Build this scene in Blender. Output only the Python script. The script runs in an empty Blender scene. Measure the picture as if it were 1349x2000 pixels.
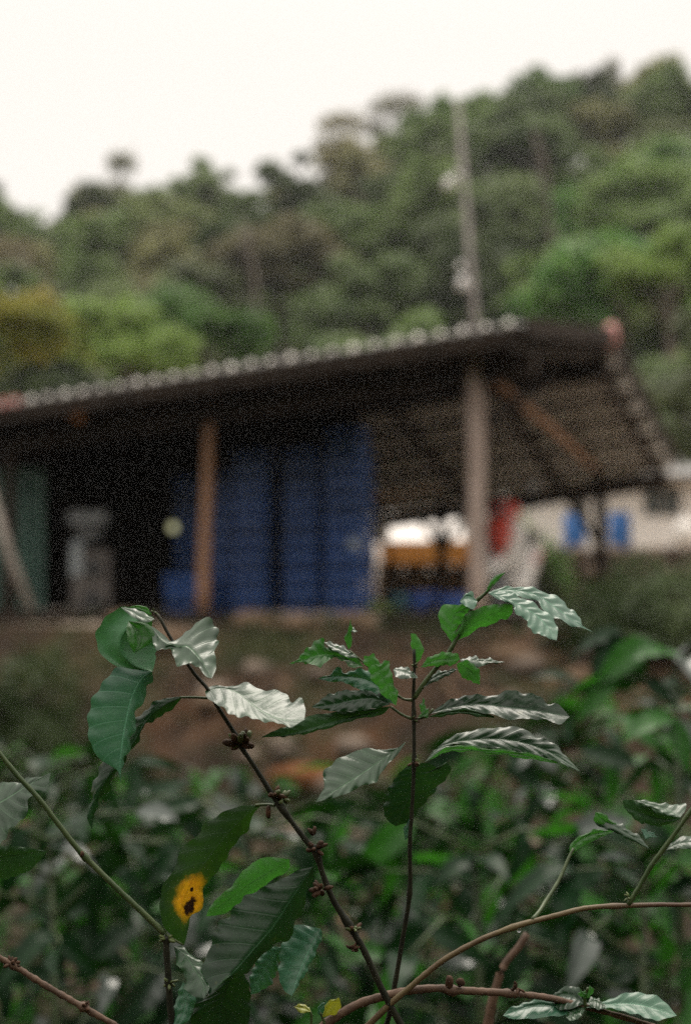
import bpy, math, random
import numpy as np
from math import radians as R, sin, cos, pi, sqrt
from mathutils import Vector, Matrix, Quaternion

# ------------------------------------------------------------------ camera
C = bpy.context.scene.collection
sc = bpy.context.scene
EYE = 1.6
PITCH = R(3.5)
F = 2778.0
cam_d = bpy.data.cameras.new('camera')
cam = bpy.data.objects.new('camera', cam_d)
C.objects.link(cam)
cam.location = (0, 0, EYE)
cam.rotation_euler = (R(90) + PITCH, 0, 0)
cam_d.sensor_fit = 'VERTICAL'
cam_d.sensor_height = 36
cam_d.sensor_width = 24.3
cam_d.lens = 50
cam_d.clip_start = 0.05
cam_d.clip_end = 2000
cam_d.dof.use_dof = True
cam_d.dof.focus_distance = 1.0
cam_d.dof.aperture_fstop = 3.8
sc.camera = cam

# ------------------------------------------------------------------ sky and sun
SUN_EL, SUN_AZ = 56, 8          # degrees above the horizon, east of straight ahead (+Y)
world = bpy.data.worlds.new('World')
sc.world = world
world.use_nodes = True
wn, wl = world.node_tree.nodes, world.node_tree.links
wn.clear()
wo = wn.new('ShaderNodeOutputWorld')
bg = wn.new('ShaderNodeBackground')
bg.inputs['Strength'].default_value = 0.1
sky = wn.new('ShaderNodeTexSky')
sky.sky_type = 'NISHITA'
sky.sun_disc = False
sky.sun_elevation = R(SUN_EL)
sky.sun_rotation = R(SUN_AZ)
tc = wn.new('ShaderNodeTexCoord')
sp = wn.new('ShaderNodeSeparateXYZ')
wl.new(tc.outputs['Generated'], sp.inputs[0])
rmp = wn.new('ShaderNodeMapRange')            # overcast: brighter towards the zenith
rmp.interpolation_type = 'SMOOTHSTEP'
rmp.inputs['From Min'].default_value = 0.36
rmp.inputs['From Max'].default_value = 1.0
rmp.inputs['To Min'].default_value = 0.78
rmp.inputs['To Max'].default_value = 2.3
wl.new(sp.outputs['Z'], rmp.inputs['Value'])
cloud = wn.new('ShaderNodeMix')
cloud.data_type = 'RGBA'
cloud.inputs[0].default_value = 0.93
cloud.inputs[7].default_value = (10.0, 9.35, 8.55, 1)
wl.new(sky.outputs[0], cloud.inputs[6])
vm = wn.new('ShaderNodeVectorMath')
vm.operation = 'SCALE'
wl.new(cloud.outputs[2], vm.inputs[0])
wl.new(rmp.outputs[0], vm.inputs['Scale'])
wl.new(vm.outputs[0], bg.inputs['Color'])
wl.new(bg.outputs[0], wo.inputs[0])
sd = bpy.data.lights.new('sun', 'SUN')
sd.energy = 1.2
sd.angle = R(24)
sd.color = (1, .93, .82)
sun = bpy.data.objects.new('sun', sd)
C.objects.link(sun)
sun.rotation_euler = (R(90 - SUN_EL), 0, R(180 - SUN_AZ))
sun.location = (0, 0, 60)

sc.view_settings.view_transform = 'Standard'
sc.view_settings.look = 'None'
sc.view_settings.gamma = 1
sc.view_settings.exposure = 0.5
sc.view_settings.use_curve_mapping = False
sc.render.engine = 'CYCLES'
sc.cycles.use_denoising = False
sc.cycles.use_adaptive_sampling = False
sc.cycles.max_bounces = 8
sc.cycles.transparent_max_bounces = 8
sc.cycles.volume_bounces = 0
sc.cycles.sample_clamp_indirect = 2
sc.cycles.sample_clamp_direct = 12
sc.cycles.caustics_reflective = False
sc.cycles.caustics_refractive = False

# ------------------------------------------------------------------ helpers
cp_, sp_ = cos(PITCH), sin(PITCH)
def at(px, py, Y):
    """world point at distance Y in front of the camera"""
    a, b = (px - 674.5) / F, (1000 - py) / F
    k = Y / (cp_ - b * sp_)
    return Vector((a * k, Y, EYE + (sp_ + b * cp_) * k))
U = 0.00036                       # metres per unit near the focused plants
def near(px, py, dz=0.0):
    a, b = (px - 674.5) / F, (1000 - py) / F
    D = 1.0 + dz * U
    return Vector((a * D, (cp_ - b * sp_) * D, EYE + (sp_ + b * cp_) * D))

rng = random.Random(7)
nr = np.random.default_rng(11)

def tag(o, label=None, cat=None, group=None, kind=None):
    if label: o['label'] = label
    if cat: o['category'] = cat
    if group: o['group'] = group
    if kind: o['kind'] = kind
    return o
def empty(name, loc=(0, 0, 0), label=None, cat=None, group=None, rz=0):
    o = bpy.data.objects.new(name, None)
    C.objects.link(o)
    o.location = loc
    o.rotation_euler = (0, 0, rz)
    o.empty_display_size = .1
    return tag(o, label, cat, group)
def mesh(name, verts, faces, mat, smooth=False, uvs=None):
    me = bpy.data.meshes.new(name)
    me.from_pydata([tuple(v) for v in verts], [], faces)
    if mat: me.materials.append(mat)
    if smooth: me.polygons.foreach_set('use_smooth', [True] * len(me.polygons))
    if uvs is not None:
        l = me.uv_layers.new(name='UVMap')
        idx = np.empty(len(me.loops), dtype=np.int32)
        me.loops.foreach_get('vertex_index', idx)
        l.data.foreach_set('uv', np.asarray(uvs, dtype=np.float32)[idx].ravel())
    me.update()
    return me
def link(name, me, parent=None, loc=None, rot=None, world_pts=True):
    """world_pts: the mesh is in world coordinates although its parent is moved"""
    o = bpy.data.objects.new(name, me)
    C.objects.link(o)
    if parent is not None:
        o.parent = parent
        if world_pts:
            o.matrix_parent_inverse = par_mat(parent).inverted()
    if loc is not None: o.location = loc
    if rot is not None: o.rotation_euler = rot
    return o
def par_mat(p):
    m = Matrix.LocRotScale(p.location, p.rotation_euler, p.scale)
    if p.parent: m = par_mat(p.parent) @ p.matrix_parent_inverse @ m
    return m

class MB:
    def __init__(s): s.v, s.f = [], []
    def box(s, c, sx, sy, sz, m=None):
        c = Vector(c); b = len(s.v)
        for x, y, z in ((-1,-1,-1),(1,-1,-1),(1,1,-1),(-1,1,-1),(-1,-1,1),(1,-1,1),(1,1,1),(-1,1,1)):
            p = Vector((x*sx/2, y*sy/2, z*sz/2))
            if m is not None: p = m @ p
            s.v.append(c + p)
        s.f += [(b+i for i in q) for q in ()]
        for q in ((0,3,2,1),(4,5,6,7),(0,1,5,4),(1,2,6,5),(2,3,7,6),(3,0,4,7)):
            s.f.append(tuple(b+i for i in q))
        return s
    def tube(s, pts, rad, n=8, jit=0.0, caps=True):
        pts = [Vector(p) for p in pts]
        if not hasattr(rad, '__len__'): rad = [rad]*len(pts)
        b = len(s.v)
        ref = Vector((0.13, 0.2, 1)).normalized()
        for i, p in enumerate(pts):
            t = (pts[min(i+1, len(pts)-1)] - pts[max(i-1, 0)])
            t = t.normalized() if t.length > 1e-9 else Vector((0,0,1))
            if abs(t.dot(ref)) > .95: r2 = Vector((1,0,0))
            else: r2 = ref
            x = t.cross(r2).normalized(); y = t.cross(x)
            for k in range(n):
                a = 2*pi*k/n
                rr = rad[i]*(1+jit*(rng.random()-.5))
                s.v.append(p + (x*cos(a) + y*sin(a))*rr)
        for i in range(len(pts)-1):
            for k in range(n):
                a0 = b+i*n+k; a1 = b+i*n+(k+1)%n
                s.f.append((a0, a1, a1+n, a0+n))
        if caps:
            s.f.append(tuple(b+k for k in reversed(range(n))))
            s.f.append(tuple(b+(len(pts)-1)*n+k for k in range(n)))
        return s
    def ball(s, c, rx, ry, rz, nu=8, nv=6, jit=0.0, axis=None):
        c = Vector(c); b = len(s.v)
        q = Vector((0,0,1)).rotation_difference(axis) if axis is not None else None
        def put(p):
            if q is not None: p = q @ p
            s.v.append(c + p)
        put(Vector((0,0,rz)))
        for j in range(1, nv):
            th = pi*j/nv
            for i in range(nu):
                a = 2*pi*i/nu
                k = 1+jit*(rng.random()-.5)
                put(Vector((rx*sin(th)*cos(a)*k, ry*sin(th)*sin(a)*k, rz*cos(th)*k)))
        put(Vector((0,0,-rz)))
        for i in range(nu):
            s.f.append((b, b+1+i, b+1+(i+1) % nu))
            s.f.append((b+1+(nv-1)*nu, b+1+(nv-2)*nu+(i+1) % nu, b+1+(nv-2)*nu+i))
        for j in range(nv-2):
            for i in range(nu):
                a0 = b+1+j*nu+i; a1 = b+1+j*nu+(i+1) % nu
                s.f.append((a0, a0+nu, a1+nu, a1))
        return s
    def lathe(s, c, prof, n=16):
        c = Vector(c); b = len(s.v)
        for r, z in prof:
            for k in range(n):
                a = 2*pi*k/n
                s.v.append(c + Vector((r*cos(a), r*sin(a), z)))
        for i in range(len(prof)-1):
            for k in range(n):
                a0 = b+i*n+k; a1 = b+i*n+(k+1) % n
                s.f.append((a0, a1, a1+n, a0+n))
        s.f.append(tuple(b+k for k in reversed(range(n))))
        s.f.append(tuple(b+(len(prof)-1)*n+k for k in range(n)))
        return s
    def build(s, name, mat, parent=None, smooth=False):
        return link(name, mesh(name, s.v, s.f, mat, smooth), parent)
    def me(s, name, mat, smooth=False):
        return mesh(name, s.v, s.f, mat, smooth)

def spline(pts, n):
    """Catmull-Rom through pts, n samples, equal chord spacing"""
    P = np.array(pts, dtype=float)
    if len(P) == 2:
        t = np.linspace(0, 1, n)[:, None]
        return P[0]*(1-t) + P[1]*t
    d = np.r_[0, np.cumsum(np.maximum(np.linalg.norm(np.diff(P[:, :2], axis=0), axis=1), 1e-6))]
    Q = np.vstack([2*P[0]-P[1], P, 2*P[-1]-P[-2]])
    out = []
    for i in range(len(P)-1):
        for u in np.linspace(0, 1, 16, endpoint=False):
            p0, p1, p2, p3 = Q[i], Q[i+1], Q[i+2], Q[i+3]
            out.append(.5*((2*p1)+(-p0+p2)*u+(2*p0-5*p1+4*p2-p3)*u*u+(-p0+3*p1-3*p2+p3)*u**3))
    out.append(P[-1])
    out = np.array(out)
    s = np.r_[0, np.cumsum(np.linalg.norm(np.diff(out[:, :2], axis=0), axis=1)+1e-9)]
    s /= s[-1]
    t = np.linspace(0, 1, n)
    return np.stack([np.interp(t, s, out[:, k]) for k in range(out.shape[1])], 1)

# ------------------------------------------------------------------ materials
class NT:
    def __init__(s, name):
        s.m = bpy.data.materials.new(name); s.m.use_nodes = True
        s.t = s.m.node_tree; s.n = s.t.nodes; s.l = s.t.links; s.n.clear()
        s.out = s.n.new('ShaderNodeOutputMaterial')
    def new(s, typ, **kw):
        x = s.n.new(typ)
        for k, v in kw.items():
            if k.startswith('i_'):
                x.inputs[k[2:].replace('_', ' ')].default_value = v
            else: setattr(x, k, v)
        return x
    def noise(s, scale, detail=4, vec=None, rough=.6):
        x = s.new('ShaderNodeTexNoise'); x.inputs['Scale'].default_value = scale
        x.inputs['Detail'].default_value = detail; x.inputs['Roughness'].default_value = rough
        if vec is not None: s.l.new(vec, x.inputs['Vector'])
        return x.outputs['Fac']
    def ramp(s, fac, stops):
        x = s.new('ShaderNodeValToRGB')
        while len(x.color_ramp.elements) < len(stops): x.color_ramp.elements.new(.5)
        for e, (p, c) in zip(x.color_ramp.elements, stops):
            e.position = p; e.color = (*c, 1) if len(c) == 3 else c
        s.l.new(fac, x.inputs[0]); return x.outputs[0]
    def mix(s, fac, a, b):
        x = s.new('ShaderNodeMix', data_type='RGBA')
        for i, v in ((0, fac), (6, a), (7, b)):
            if hasattr(v, 'is_linked') or hasattr(v, 'links'): s.l.new(v, x.inputs[i])
            elif isinstance(v, (int, float)): x.inputs[i].default_value = v
            else: x.inputs[i].default_value = (*v, 1)
        return x.outputs[2]
    def math(s, op, a, b=None, c=None, clamp=False):
        x = s.new('ShaderNodeMath', operation=op); x.use_clamp = clamp
        for i, v in enumerate((a, b, c)):
            if v is None: continue
            if isinstance(v, (int, float)): x.inputs[i].default_value = v
            else: s.l.new(v, x.inputs[i])
        return x.outputs[0]
    def mr(s, v, a, b, c=0., d=1.):
        x = s.new('ShaderNodeMapRange'); s.l.new(v, x.inputs[0])
        for i, q in enumerate((a, b, c, d)): x.inputs[i+1].default_value = q
        return x.outputs[0]
    def bump(s, h, strength, dist):
        x = s.new('ShaderNodeBump'); x.inputs['Strength'].default_value = strength
        x.inputs['Distance'].default_value = dist; s.l.new(h, x.inputs['Height'])
        return x.outputs[0]
    def bsdf(s, col, rough=.6, spec=.5, nrm=None, **kw):
        x = s.new('ShaderNodeBsdfPrincipled')
        if isinstance(col, tuple): x.inputs['Base Color'].default_value = (*col, 1)
        else: s.l.new(col, x.inputs['Base Color'])
        if isinstance(rough, (int, float)): x.inputs['Roughness'].default_value = rough
        else: s.l.new(rough, x.inputs['Roughness'])
        x.inputs['Specular IOR Level'].default_value = spec
        if nrm is not None: s.l.new(nrm, x.inputs['Normal'])
        for k, v in kw.items(): x.inputs[k.replace('_', ' ')].default_value = v
        return x.outputs[0]
    def fin(s, sh): s.l.new(sh, s.out.inputs[0]); return s.m

def simple(name, a, b, rough=.7, scale=8., bumpd=.004, spec=.3, detail=6, stretch=None, obj_rand=0.0):
    t = NT(name)
    tcn = t.new('ShaderNodeTexCoord')
    vec = tcn.outputs['Object']
    if stretch:
        mp = t.new('ShaderNodeMapping'); mp.inputs['Scale'].default_value = stretch
        t.l.new(vec, mp.inputs[0]); vec = mp.outputs[0]
    n = t.noise(scale, detail, vec)
    col = t.ramp(n, [(.3, a), (.7, b)])
    if obj_rand:
        oi = t.new('ShaderNodeObjectInfo')
        hs = t.new('ShaderNodeHueSaturation')
        t.l.new(t.mr(oi.outputs['Random'], 0, 1, 1-obj_rand, 1+obj_rand), hs.inputs['Value'])
        t.l.new(col, hs.inputs['Color']); col = hs.outputs[0]
    return t.fin(t.bsdf(col, rough, spec, t.bump(n, .6, bumpd)))

def leaf_mat(name, dark, light, under, trans, rough=.3, ftrans=.25, spots=False, blotch=0.0, spec=.5, coat=.25):
    t = NT(name)
    uv = t.new('ShaderNodeUVMap'); uv.uv_map = 'UVMap'
    sx = t.new('ShaderNodeSeparateXYZ'); t.l.new(uv.outputs[0], sx.inputs[0])
    u, v = sx.outputs[0], sx.outputs[1]
    tcn = t.new('ShaderNodeTexCoord'); ob = tcn.outputs['Object']
    n1 = t.noise(28, 4, ob); n2 = t.noise(260, 3, ob)
    col = t.mix(t.mr(n1, .35, .7), dark, light)
    col = t.mix(t.mr(n2, .3, .8, 0, .35), col, tuple(c*.55 for c in dark))
    au = t.math('ABSOLUTE', t.math('SUBTRACT', u, .5))
    mid = t.mr(au, .006, .022, 1, 0)
    wv = t.math('SINE', t.math('MULTIPLY', t.math('SUBTRACT', v, t.math('MULTIPLY', au, .26)), 2*pi*9))
    vein = t.mr(wv, .93, 1.0)
    pale = tuple(min(1, c*2.4+.02) for c in light)
    vm_ = t.math('MAXIMUM', mid, t.math('MULTIPLY', vein, .35))
    col = t.mix(t.math('MULTIPLY', vm_, .55), col, pale)
    geo = t.new('ShaderNodeNewGeometry')
    ucol = t.mix(t.mr(n1, .3, .7), under, tuple(c*1.35 for c in under))
    ucol = t.mix(t.math('MULTIPLY', vm_, .5), ucol, tuple(c*1.8 for c in under))
    col = t.mix(geo.outputs['Backfacing'], col, ucol)
    tcol = trans
    if blotch:
        bn = t.noise(55, 3, ob)
        bm = t.mr(bn, .66, .72)
        col = t.mix(t.math('MULTIPLY', bm, blotch), col, (.22, .17, .02))
    if spots:
        # a yellow patch with rotten brown holes near the tip
        cx = t.math('SUBTRACT', u, .66); cy = t.math('SUBTRACT', v, .70)
        wob = t.math('MULTIPLY', t.math('SUBTRACT', t.noise(110, 4, ob, .65), .5), .17)
        r = t.math('SQRT', t.math('ADD', t.math('POWER', t.math('MULTIPLY', cx, .40), 2.), t.math('POWER', t.math('MULTIPLY', cy, .98), 2.)))
        r = t.math('ADD', r, wob)
        yel = t.mr(r, .175, .105)
        col = t.mix(t.mr(r, .23, .13, 0, .5), col, (.10, .13, .01))
        col = t.mix(yel, col, t.mix(t.mr(n2, .35, .7), (.74, .40, .008), (.5, .20, .01)))
        tcn2 = t.mix(yel, trans, (.8, .4, .01))
        c2x = t.math('SUBTRACT', u, .70); c2y = t.math('SUBTRACT', v, .765)
        r2 = t.math('SQRT', t.math('ADD', t.math('POWER', t.math('MULTIPLY', c2x, .36), 2.), t.math('POWER', c2y, 2.)))
        r2 = t.math('ADD', r2, t.math('MULTIPLY', wob, 1.1))
        br = t.mr(r2, .066, .044)
        c3x = t.math('SUBTRACT', u, .60); c3y = t.math('SUBTRACT', v, .655)
        r3 = t.math('SQRT', t.math('ADD', t.math('POWER', t.math('MULTIPLY', c3x, .3), 2.), t.math('POWER', c3y, 2.)))
        br = t.math('MAXIMUM', br, t.mr(r3, .018, .012))
        col = t.mix(br, col, (.03, .012, .006))
        tcol = t.mix(br, tcn2, (.01, .004, .002))
    h = t.math('ADD', t.math('MULTIPLY', vm_, -.6), t.math('MULTIPLY', t.noise(420, 2, ob), .35))
    h = t.math('ADD', h, t.math('MULTIPLY', t.noise(90, 2, ob), .6))
    nb = t.bump(h, .35, .0009)
    rg = t.mix(geo.outputs['Backfacing'], (rough,)*3, (.55,)*3)
    bs = t.new('ShaderNodeBsdfPrincipled')
    t.l.new(col, bs.inputs['Base Color']); t.l.new(nb, bs.inputs['Normal'])
    rr = t.math('ADD', t.mr(n1, .3, .7, -.05, .07), t.mr(geo.outputs['Backfacing'], 0, 1, rough, .52))
    t.l.new(rr, bs.inputs['Roughness'])
    bs.inputs['Specular IOR Level'].default_value = spec
    bs.inputs['Coat Weight'].default_value = coat
    bs.inputs['Coat Roughness'].default_value = .22
    tr = t.new('ShaderNodeBsdfTranslucent')
    tv = t.math('MULTIPLY', t.mr(n1, .3, .7, .55, 1.15), t.math('SUBTRACT', 1., t.math('MULTIPLY', vm_, .55)))
    tv = t.math('MULTIPLY', tv, t.mr(n2, .3, .75, .8, 1.1))
    if isinstance(tcol, tuple): tcol = t.mix(0., tcol, tcol)
    sv = t.new('ShaderNodeVectorMath', operation='SCALE'); t.l.new(tcol, sv.inputs[0]); t.l.new(tv, sv.inputs['Scale'])
    t.l.new(sv.outputs[0], tr.inputs[0])
    t.l.new(nb, tr.inputs['Normal'])
    ms = t.new('ShaderNodeMixShader'); ms.inputs[0].default_value = ftrans
    t.l.new(bs.outputs[0], ms.inputs[1]); t.l.new(tr.outputs[0], ms.inputs[2])
    return t.fin(ms.outputs[0])

M = {}
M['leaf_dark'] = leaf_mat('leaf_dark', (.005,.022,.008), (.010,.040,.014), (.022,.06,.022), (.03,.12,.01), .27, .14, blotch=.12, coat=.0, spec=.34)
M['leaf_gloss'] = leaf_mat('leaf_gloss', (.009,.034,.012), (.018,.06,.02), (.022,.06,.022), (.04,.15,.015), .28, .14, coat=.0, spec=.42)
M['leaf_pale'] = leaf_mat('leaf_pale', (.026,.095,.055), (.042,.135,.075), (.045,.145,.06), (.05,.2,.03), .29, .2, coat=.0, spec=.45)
M['leaf_young'] = leaf_mat('leaf_young', (.018,.085,.014), (.034,.13,.022), (.034,.125,.022), (.085,.40,.035), .36, .3, coat=.05, blotch=.2)
M['leaf_spot'] = leaf_mat('leaf_spot', (.007,.026,.007), (.014,.042,.010), (.04,.08,.02), (.05,.16,.01), .5, .2, spots=True, coat=.0, spec=.3)
M['shrub_dark'] = leaf_mat('shrub_dark', (.004,.017,.006), (.009,.032,.010), (.014,.042,.014), (.02,.09,.008), .30, .14, blotch=.1, coat=.0, spec=.08)
M['shrub_gloss'] = leaf_mat('shrub_gloss', (.006,.018,.009), (.010,.03,.015), (.014,.042,.014), (.02,.09,.008), .24, .1, coat=.0, spec=.6)
M['shrub_young'] = leaf_mat('shrub_young', (.016,.08,.010), (.03,.12,.014), (.026,.10,.014), (.06,.28,.02), .4, .3, coat=.0, spec=.2)
M['leaf_yellow'] = leaf_mat('leaf_yellow', (.20,.24,.01), (.33,.32,.02), (.25,.25,.03), (.5,.5,.03), .4, .3)
M['twig_green'] = simple('twig_green', (.025,.05,.013), (.06,.085,.028), .45, 60, .0006, .4)
M['twig_dark'] = simple('twig_dark', (.008,.010,.006), (.026,.026,.014), .6, 90, .0009, .3)
M['twig_brown'] = simple('twig_brown', (.045,.026,.016), (.14,.085,.055), .6, 70, .0010, .3)
M['twig_red'] = simple('twig_red', (.065,.032,.018), (.13,.10,.045), .5, 24, .0006, .4)
M['bud'] = simple('bud', (.03,.045,.012), (.10,.13,.04), .5, 120, .0005, .4)
M['husk'] = simple('husk', (.018,.010,.006), (.085,.042,.022), .7, 150, .0006, .2)
t = NT('water'); M['water'] = t.fin(t.bsdf((.95,.97,1), .02, .5, Transmission_Weight=1.0, IOR=1.33))

# ------------------------------------------------------------------ the lie of the land
E0 = Vector((1.555, 12.5))                 # corner of the near eave
EU = Vector((-.908, .42)).normalized()     # along the eave, to the left
EN = Vector((EU.y, -EU.x)) if EU.y > 0 else None
EN = Vector((.42, .908)).normalized()      # away from the camera
FLOOR = 1.47
def fnoise(x, y, s, seed=0.):
    return (np.sin(x*s*1.3+seed)*np.cos(y*s*1.1+seed*2.1) + .5*np.sin(x*s*2.7+y*s*1.9+seed*3.3) + .3*np.cos(y*s*4.9-x*s*3.7+seed))/1.8
def sstep(x, a, b):
    t = np.clip((x-a)/(b-a), 0, 1); return t*t*(3-2*t)
def crest(x):
    return np.interp(x, [-120, -40, -24, -10, -4, 2, 8, 14, 25, 60, 140], [19, 20, 21.0, 23.0, 23.8, 25.4, 28.6, 29.6, 32.5, 36, 39])
def gz(x, y):
    x = np.asarray(x, float); y = np.asarray(y, float)
    d = (x-E0.x)*EN.x + (y-E0.y)*EN.y
    z = .10*sstep(d, -9, -4) + (FLOOR-.12-.10)*sstep(d + .25*fnoise(x, y, 1.1, 4), -3.4, -.45)
    z += .05*fnoise(x, y, 1.7) * (1-sstep(d, -.7, 0)) + .018*fnoise(x, y, 7., 2)*(1-sstep(d, -.7, 0))
    z += sstep(y, 36, 104)**.9 * crest(x) * 1.0
    z += sstep(y, 40, 60)*1.2*fnoise(x, y, .11, 1.)
    z -= sstep(y, 112, 190)*14
    z += sstep(-y, 3.5, 30)*13 + sstep(-y, 30, 60)*8  # rise added behind the camera to block sky light
    return z
def land():
    ys = np.unique(np.r_[np.linspace(-110, -30, 8), np.linspace(-30, 0, 26), np.linspace(0, 20, 130), np.linspace(20, 45, 30), np.linspace(45, 125, 60), np.linspace(125, 420, 16)])
    xs = np.unique(np.r_[np.linspace(-300, -30, 16), np.linspace(-30, -7, 24), np.linspace(-7, 7, 90), np.linspace(7, 30, 24), np.linspace(30, 300, 16)])
    X, Y = np.meshgrid(xs, ys)
    Z = gz(X, Y)
    v = np.stack([X.ravel(), Y.ravel(), Z.ravel()], 1)
    nx, ny = len(xs), len(ys)
    f = [(j*nx+i, j*nx+i+1, (j+1)*nx+i+1, (j+1)*nx+i) for j in range(ny-1) for i in range(nx-1)]
    t = NT('soil')
    ob = t.new('ShaderNodeTexCoord').outputs['Object']
    n1 = t.noise(1.1, 5, ob); n2 = t.noise(2.6, 8, ob, .72); n3 = t.noise(.5, 3, ob)
    c = t.ramp(n2, [(.3, (.010,.008,.005)), (.52, (.032,.020,.012)), (.74, (.095,.060,.038))])
    c = t.mix(t.mr(n1, .56, .70, 0, .6), c, (.10,.045,.018))
    sx = t.new('ShaderNodeSeparateXYZ'); t.l.new(ob, sx.inputs[0])
    c = t.mix(t.mr(n3, .52, .68, 0, .55), c, (.035,.055,.015))
    bounce_ground = t.math('MULTIPLY', t.mr(sx.outputs[2], 1.338, 1.349), t.mr(sx.outputs[1], 12, 13))  # pale ground added to bounce light onto the roof underside
    c = t.mix(bounce_ground, c, t.ramp(n2, [(.3, (.22,.175,.135)), (.7, (.40,.335,.27))]))
    c = t.mix(t.mr(sx.outputs[1], 30, 42), c, (.025,.038,.014))
    o = link('ground', mesh('ground', v, f, t.fin(t.bsdf(c, .92, .15, t.bump(n2, .8, .03))), True))
    tag(o, kind='structure')
land()

# ------------------------------------------------------------------ forest on the hillside
def crown_mesh(name, mat, rx, rz, blobs, per, leaf, seed, flat=0.0, open_=0.0):
    g = np.random.default_rng(seed)
    V = []
    cen = []
    for i in range(blobs):
        for _ in range(20):
            p = g.normal(size=3); p /= np.linalg.norm(p)
            if p[2] > -.45: break
        rr = g.uniform(.45, .95)
        c = np.array([p[0]*rx*rr, p[1]*rx*rr, rz*(.9+p[2]*rr*.9)])
        cen.append((c, g.uniform(.24, .42)*rx*(1-open_)))
    for c, r in cen:
        d = g.normal(size=(per, 3)); d /= np.linalg.norm(d, axis=1)[:, None]
        d[:, 2] = np.where(d[:, 2] < -.3, -d[:, 2]*.6, d[:, 2])
        rad = r*(g.uniform(.55, 1.12, size=(per, 1)))
        pos = c + d*rad*np.array([1, 1, .75-flat*.4])
        nrm = d + g.normal(size=(per, 3))*.55 + np.array([0, 0, .35])
        nrm /= np.linalg.norm(nrm, axis=1)[:, None]
        a = np.cross(nrm, g.normal(size=(per, 3))); a /= np.linalg.norm(a, axis=1)[:, None]
        b = np.cross(nrm, a)
        s = leaf*g.uniform(.6, 1.25, size=(per, 1))
        q = np.stack([pos+a*s, pos+b*s*.62, pos-a*s, pos-b*s*.62], 1)
        V.append(q.reshape(-1, 3))
    V = np.concatenate(V)
    Fc = np.arange(len(V)).reshape(-1, 4).tolist()
    return mesh(name, V, Fc, mat), cen
def crown_mat(name, a, b, c):
    t = NT(name)
    tn = t.new('ShaderNodeTexCoord')
    oi = t.new('ShaderNodeObjectInfo')
    n = t.noise(.9, 4, tn.outputs['Object'])
    col = t.mix(t.mr(n, .35, .65), a, b)
    col = t.mix(t.mr(oi.outputs['Random'], .55, 1., 0, .7), col, c)
    hs = t.new('ShaderNodeHueSaturation')
    rv = t.math('FRACT', t.math('MULTIPLY', oi.outputs['Random'], 7.31))
    t.l.new(t.mr(rv, 0, 1, .65, 1.35), hs.inputs['Value'])
    t.l.new(col, hs.inputs['Color'])
    bs = t.bsdf(hs.outputs[0], .55, .2)
    tr = t.new('ShaderNodeBsdfTranslucent'); t.l.new(hs.outputs[0], tr.inputs[0])
    ms = t.new('ShaderNodeMixShader'); ms.inputs[0].default_value = .4
    t.l.new(bs, ms.inputs[1]); t.l.new(tr.outputs[0], ms.inputs[2])
    return t.fin(ms.outputs[0])
M['crown_dark'] = crown_mat('crown_dark', (.078,.115,.050), (.150,.200,.080), (.14,.15,.08))
M['crown_mid'] = crown_mat('crown_mid', (.105,.165,.055), (.190,.265,.085), (.19,.21,.09))
M['crown_olive'] = crown_mat('crown_olive', (.155,.160,.075), (.255,.255,.115), (.23,.19,.11))
M['crown_bright'] = crown_mat('crown_bright', (.06,.15,.034), (.125,.225,.052), (.19,.25,.06))
M['crown_yellow'] = crown_mat('crown_yellow', (.12,.17,.035), (.27,.22,.04), (.34,.21,.05))
M['bark'] = simple('bark', (.07,.055,.045), (.17,.145,.12), .9, 3, .02, .15, stretch=(3,3,.5))
M['bark_pale'] = simple('bark_pale', (.11,.10,.085), (.24,.21,.19), .85, 3, .02, .15, stretch=(3,3,.5))
def trunk_mesh(name, mat, h, r, cen, lean=.3):
    b = MB(); g = rng
    top = Vector((g.uniform(-lean, lean), g.uniform(-lean, lean), h))
    pts = [Vector((0, 0, -.6)), Vector((top.x*.2, top.y*.2, h*.3)), Vector((top.x*.6, top.y*.6, h*.7)), top]
    b.tube(pts, [r*1.25, r, r*.7, r*.25], 7, .15)
    for c, rr in cen[:7]:
        s = pts[2].lerp(top, g.random()*.8) if g.random() < .7 else pts[1].lerp(pts[2], .7)
        e = Vector(c) + Vector((0, 0, h*.0))
        b.tube([s, s.lerp(e, .5)+Vector((0, 0, .2)), e], [r*.42, r*.26, r*.08], 5, .1)
    return b.me(name, mat, True)
KINDS = []
for i, (mat, rx, rz, bl, per, lf, words) in enumerate([
    ('crown_dark', 2.9, 2.6, 26, 100, .26, 'dark green domed'),
    ('crown_dark', 2.3, 3.0, 24, 95, .24, 'dark upright oval'),
    ('crown_mid', 3.0, 2.4, 28, 95, .27, 'mid green spreading'),
    ('crown_mid', 2.4, 2.6, 22, 95, .25, 'mid green rounded'),
    ('crown_olive', 2.8, 2.3, 24, 90, .26, 'olive brown spreading'),
    ('crown_olive', 2.2, 2.5, 22, 90, .24, 'dull olive rounded'),
    ('crown_bright', 2.6, 2.4, 24, 95, .26, 'light green leafy'),
]):
    cm, cen = crown_mesh('crown', M[mat], rx, rz, bl, per, lf, 40+i)
    base = 2.6
    cen2 = [(np.array([c[0], c[1], c[2]+base]), r) for c, r in cen]
    tm = trunk_mesh('trunk', M['bark'] if i % 3 else M['bark_pale'], base+rz*.9, .2, cen2)
    KINDS.append((cm, tm, base, words))
used = {}
def tree(kind, x, y, s, label=None, group='trees of the hillside forest', sink=.4, cat='tree'):
    cm, tm, base, words = KINDS[kind]
    e = empty('forest_tree', (x, y, float(gz(x, y))-sink), label or f'{words} tree in the dense forest covering the hillside', cat, group, rng.uniform(0, 6.28))
    e.scale = (s, s, s*rng.uniform(.85, 1.2))
    link('trunk', tm, e, world_pts=False)
    c = link('crown', cm, e, (0, 0, base), world_pts=False)
    return e
count = 0
y = 46.0
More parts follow.
